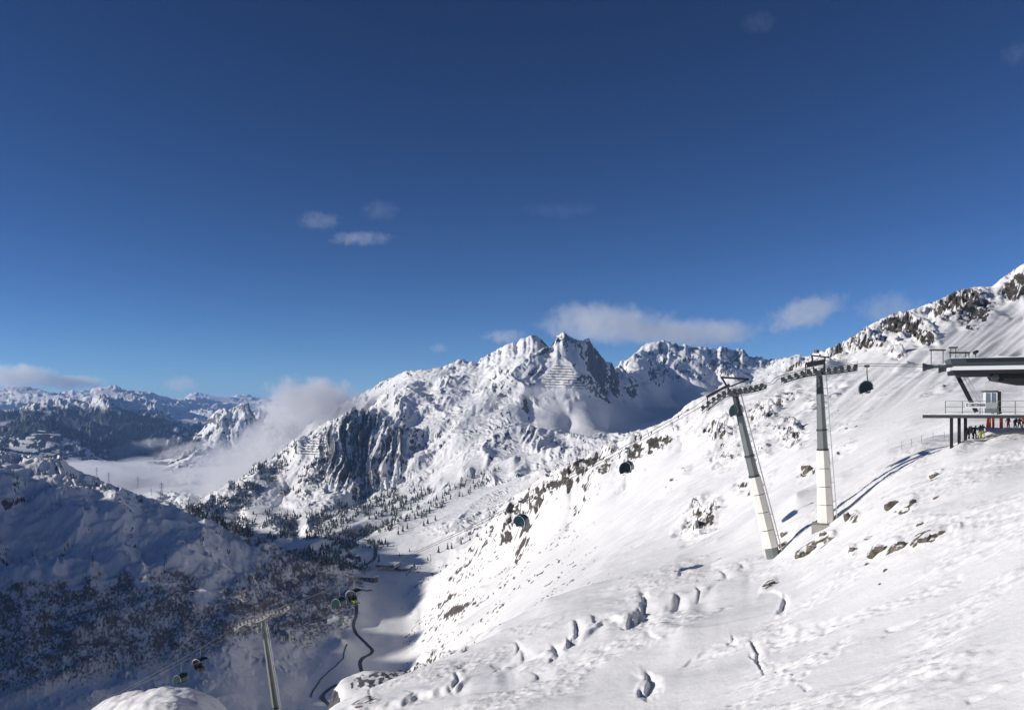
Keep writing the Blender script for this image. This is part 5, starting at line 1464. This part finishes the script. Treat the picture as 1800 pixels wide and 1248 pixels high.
cloud('cloud', 'faint wisp near the top edge right of the middle', 1335, 40, 34, 18, 9000, 0.07, 11, group=G1)
cloud('cloud', 'faint wisp near the upper right corner', 1788, 95, 30, 20, 9000, 0.09, 12, group=G1)
cloud('cloud', 'bright cloud bank on the far left horizon, at the picture edge', 25, 664, 85, 24, 30000, 3.0, 13, group=G1)
cloud('cloud', 'cloud on the far left horizon, right part of the bank', 125, 673, 64, 14, 30500, 2.4, 14, group=G1)
cloud('cloud', 'grey wisp rising over the far peaks left of the fog', 318, 676, 34, 15, 31000, 0.7, 15, group=G1)
# low fog
cloud('fog', 'grey cloud of fog rising at the left flank of the mountain group', 545, 712, 95, 48, 3500, 4.2, 21, stuff=True, col=(0.93, 0.93, 0.95))
cloud('fog', 'fog draped on the left flank of the mountain group', 480, 775, 90, 52, 3300, 2.6, 22, stuff=True, col=(0.93, 0.93, 0.95), tilt=30)
cloud('fog', 'thin fog on the ridge', 665, 703, 75, 24, 3450, 1.4, 23, stuff=True, col=(0.93, 0.93, 0.95), tilt=14)
cloud('fog', 'fog hanging above the forest', 415, 828, 110, 44, 3050, 2.4, 24, stuff=True, col=(0.93, 0.93, 0.95), tilt=24)
cloud('fog', 'thin fog bank below the summit fences', 965, 689, 85, 15, 2700, 1.1, 25, stuff=True, col=(0.93, 0.93, 0.95))
cloud('fog', 'thin fog on the face left of the summit', 855, 708, 70, 17, 2700, 0.8, 26, stuff=True, col=(0.93, 0.93, 0.95))
cloud('fog', 'veil of fog over the cliffs foot', 500, 880, 40, 14, 2250, 0.35, 27, stuff=True, col=(0.93, 0.93, 0.95))
cloud('fog', 'ragged fog top in the lower valley', 330, 792, 70, 16, 5200, 1.4, 31, stuff=True, col=(0.93, 0.93, 0.95), tilt=12)
cloud('fog', 'ragged fog top by the dark forested mountain', 250, 785, 80, 12, 6300, 1.2, 32, stuff=True, col=(0.93, 0.93, 0.95), tilt=10)
cloud('fog', 'fog swirl before the small sunlit peak', 380, 800, 60, 26, 4200, 1.5, 33, stuff=True, col=(0.93, 0.93, 0.95), tilt=20)
cloud('fog', 'fog drifting behind the pylons', 240, 835, 80, 14, 3900, 1.0, 34, stuff=True, col=(0.93, 0.93, 0.95), tilt=-6)
cloud('fog', 'fog streak at the left edge under the dark mountain', 5, 748, 40, 9, 7300, 1.2, 35, stuff=True, col=(0.93, 0.93, 0.95))
def fog_sea():
    """the layer of fog that fills the lower valley"""
    nx, ny = 90, 110
    pxs = np.linspace(60, 520, nx); Ds = np.exp(np.linspace(math.log(3150), math.log(11500), ny))
    top = []; bot = []
    for D in Ds:
        for px in pxs:
            z0 = float(np.interp(D, [3150, 3500, 4500, 6000, 8000, 9500, 11500], [-376, -362, -344, -322, -285, -240, -200]))
            x = (px - CX) / F * D
            b = sum(abs(mnoise.noise(Vector((x / l, D / l / 1.6, 3.3 * k)))) * l * 0.26 for k, l in enumerate((900, 420, 200, 95)))
            w = mnoise.noise(Vector((x / 1500, D / 1500, 9.1))) * 45
            edge = min(1.0, (px - 60) / 40, (520 - px) / 40, (D - 3150) / 350, (11500 - D) / 900)
            edge = max(0.0, edge) ** 0.5
            top.append((x, D, -440 + (z0 + b * 0.55 + w - 38 + 440) * max(edge, 0.02)))
            bot.append((x, D, -441.0))
    N = nx * ny
    co = np.array(top + bot, dtype=np.float32)
    F_ = []
    for r in range(ny - 1):
        for c in range(nx - 1):
            a = r * nx + c
            F_.append((a, a + 1, a + nx + 1, a + nx)); F_.append((N + a, N + a + nx, N + a + nx + 1, N + a + 1))
    for c in range(nx - 1):
        F_.append((c + 1, c, N + c, N + c + 1)); a = (ny - 1) * nx + c; F_.append((a, a + 1, N + a + 1, N + a))
    for r in range(ny - 1):
        a = r * nx; F_.append((a, a + nx, N + a + nx, N + a)); a = r * nx + nx - 1; F_.append((a + nx, a, N + a, N + a + nx))
    me = bpy.data.meshes.new('valley_fog'); me.from_pydata([tuple(v) for v in co], [], F_)
    for p in me.polygons: p.use_smooth = True
    me.materials.append(vol_mat('valley_fog', 0.0036, (0.93, 0.93, 0.95)))
    o = bpy.data.objects.new('valley_fog', me); COL.objects.link(o); o['kind'] = 'stuff'; o['label'] = 'sea of pale fog filling the lower valley'
fog_sea()
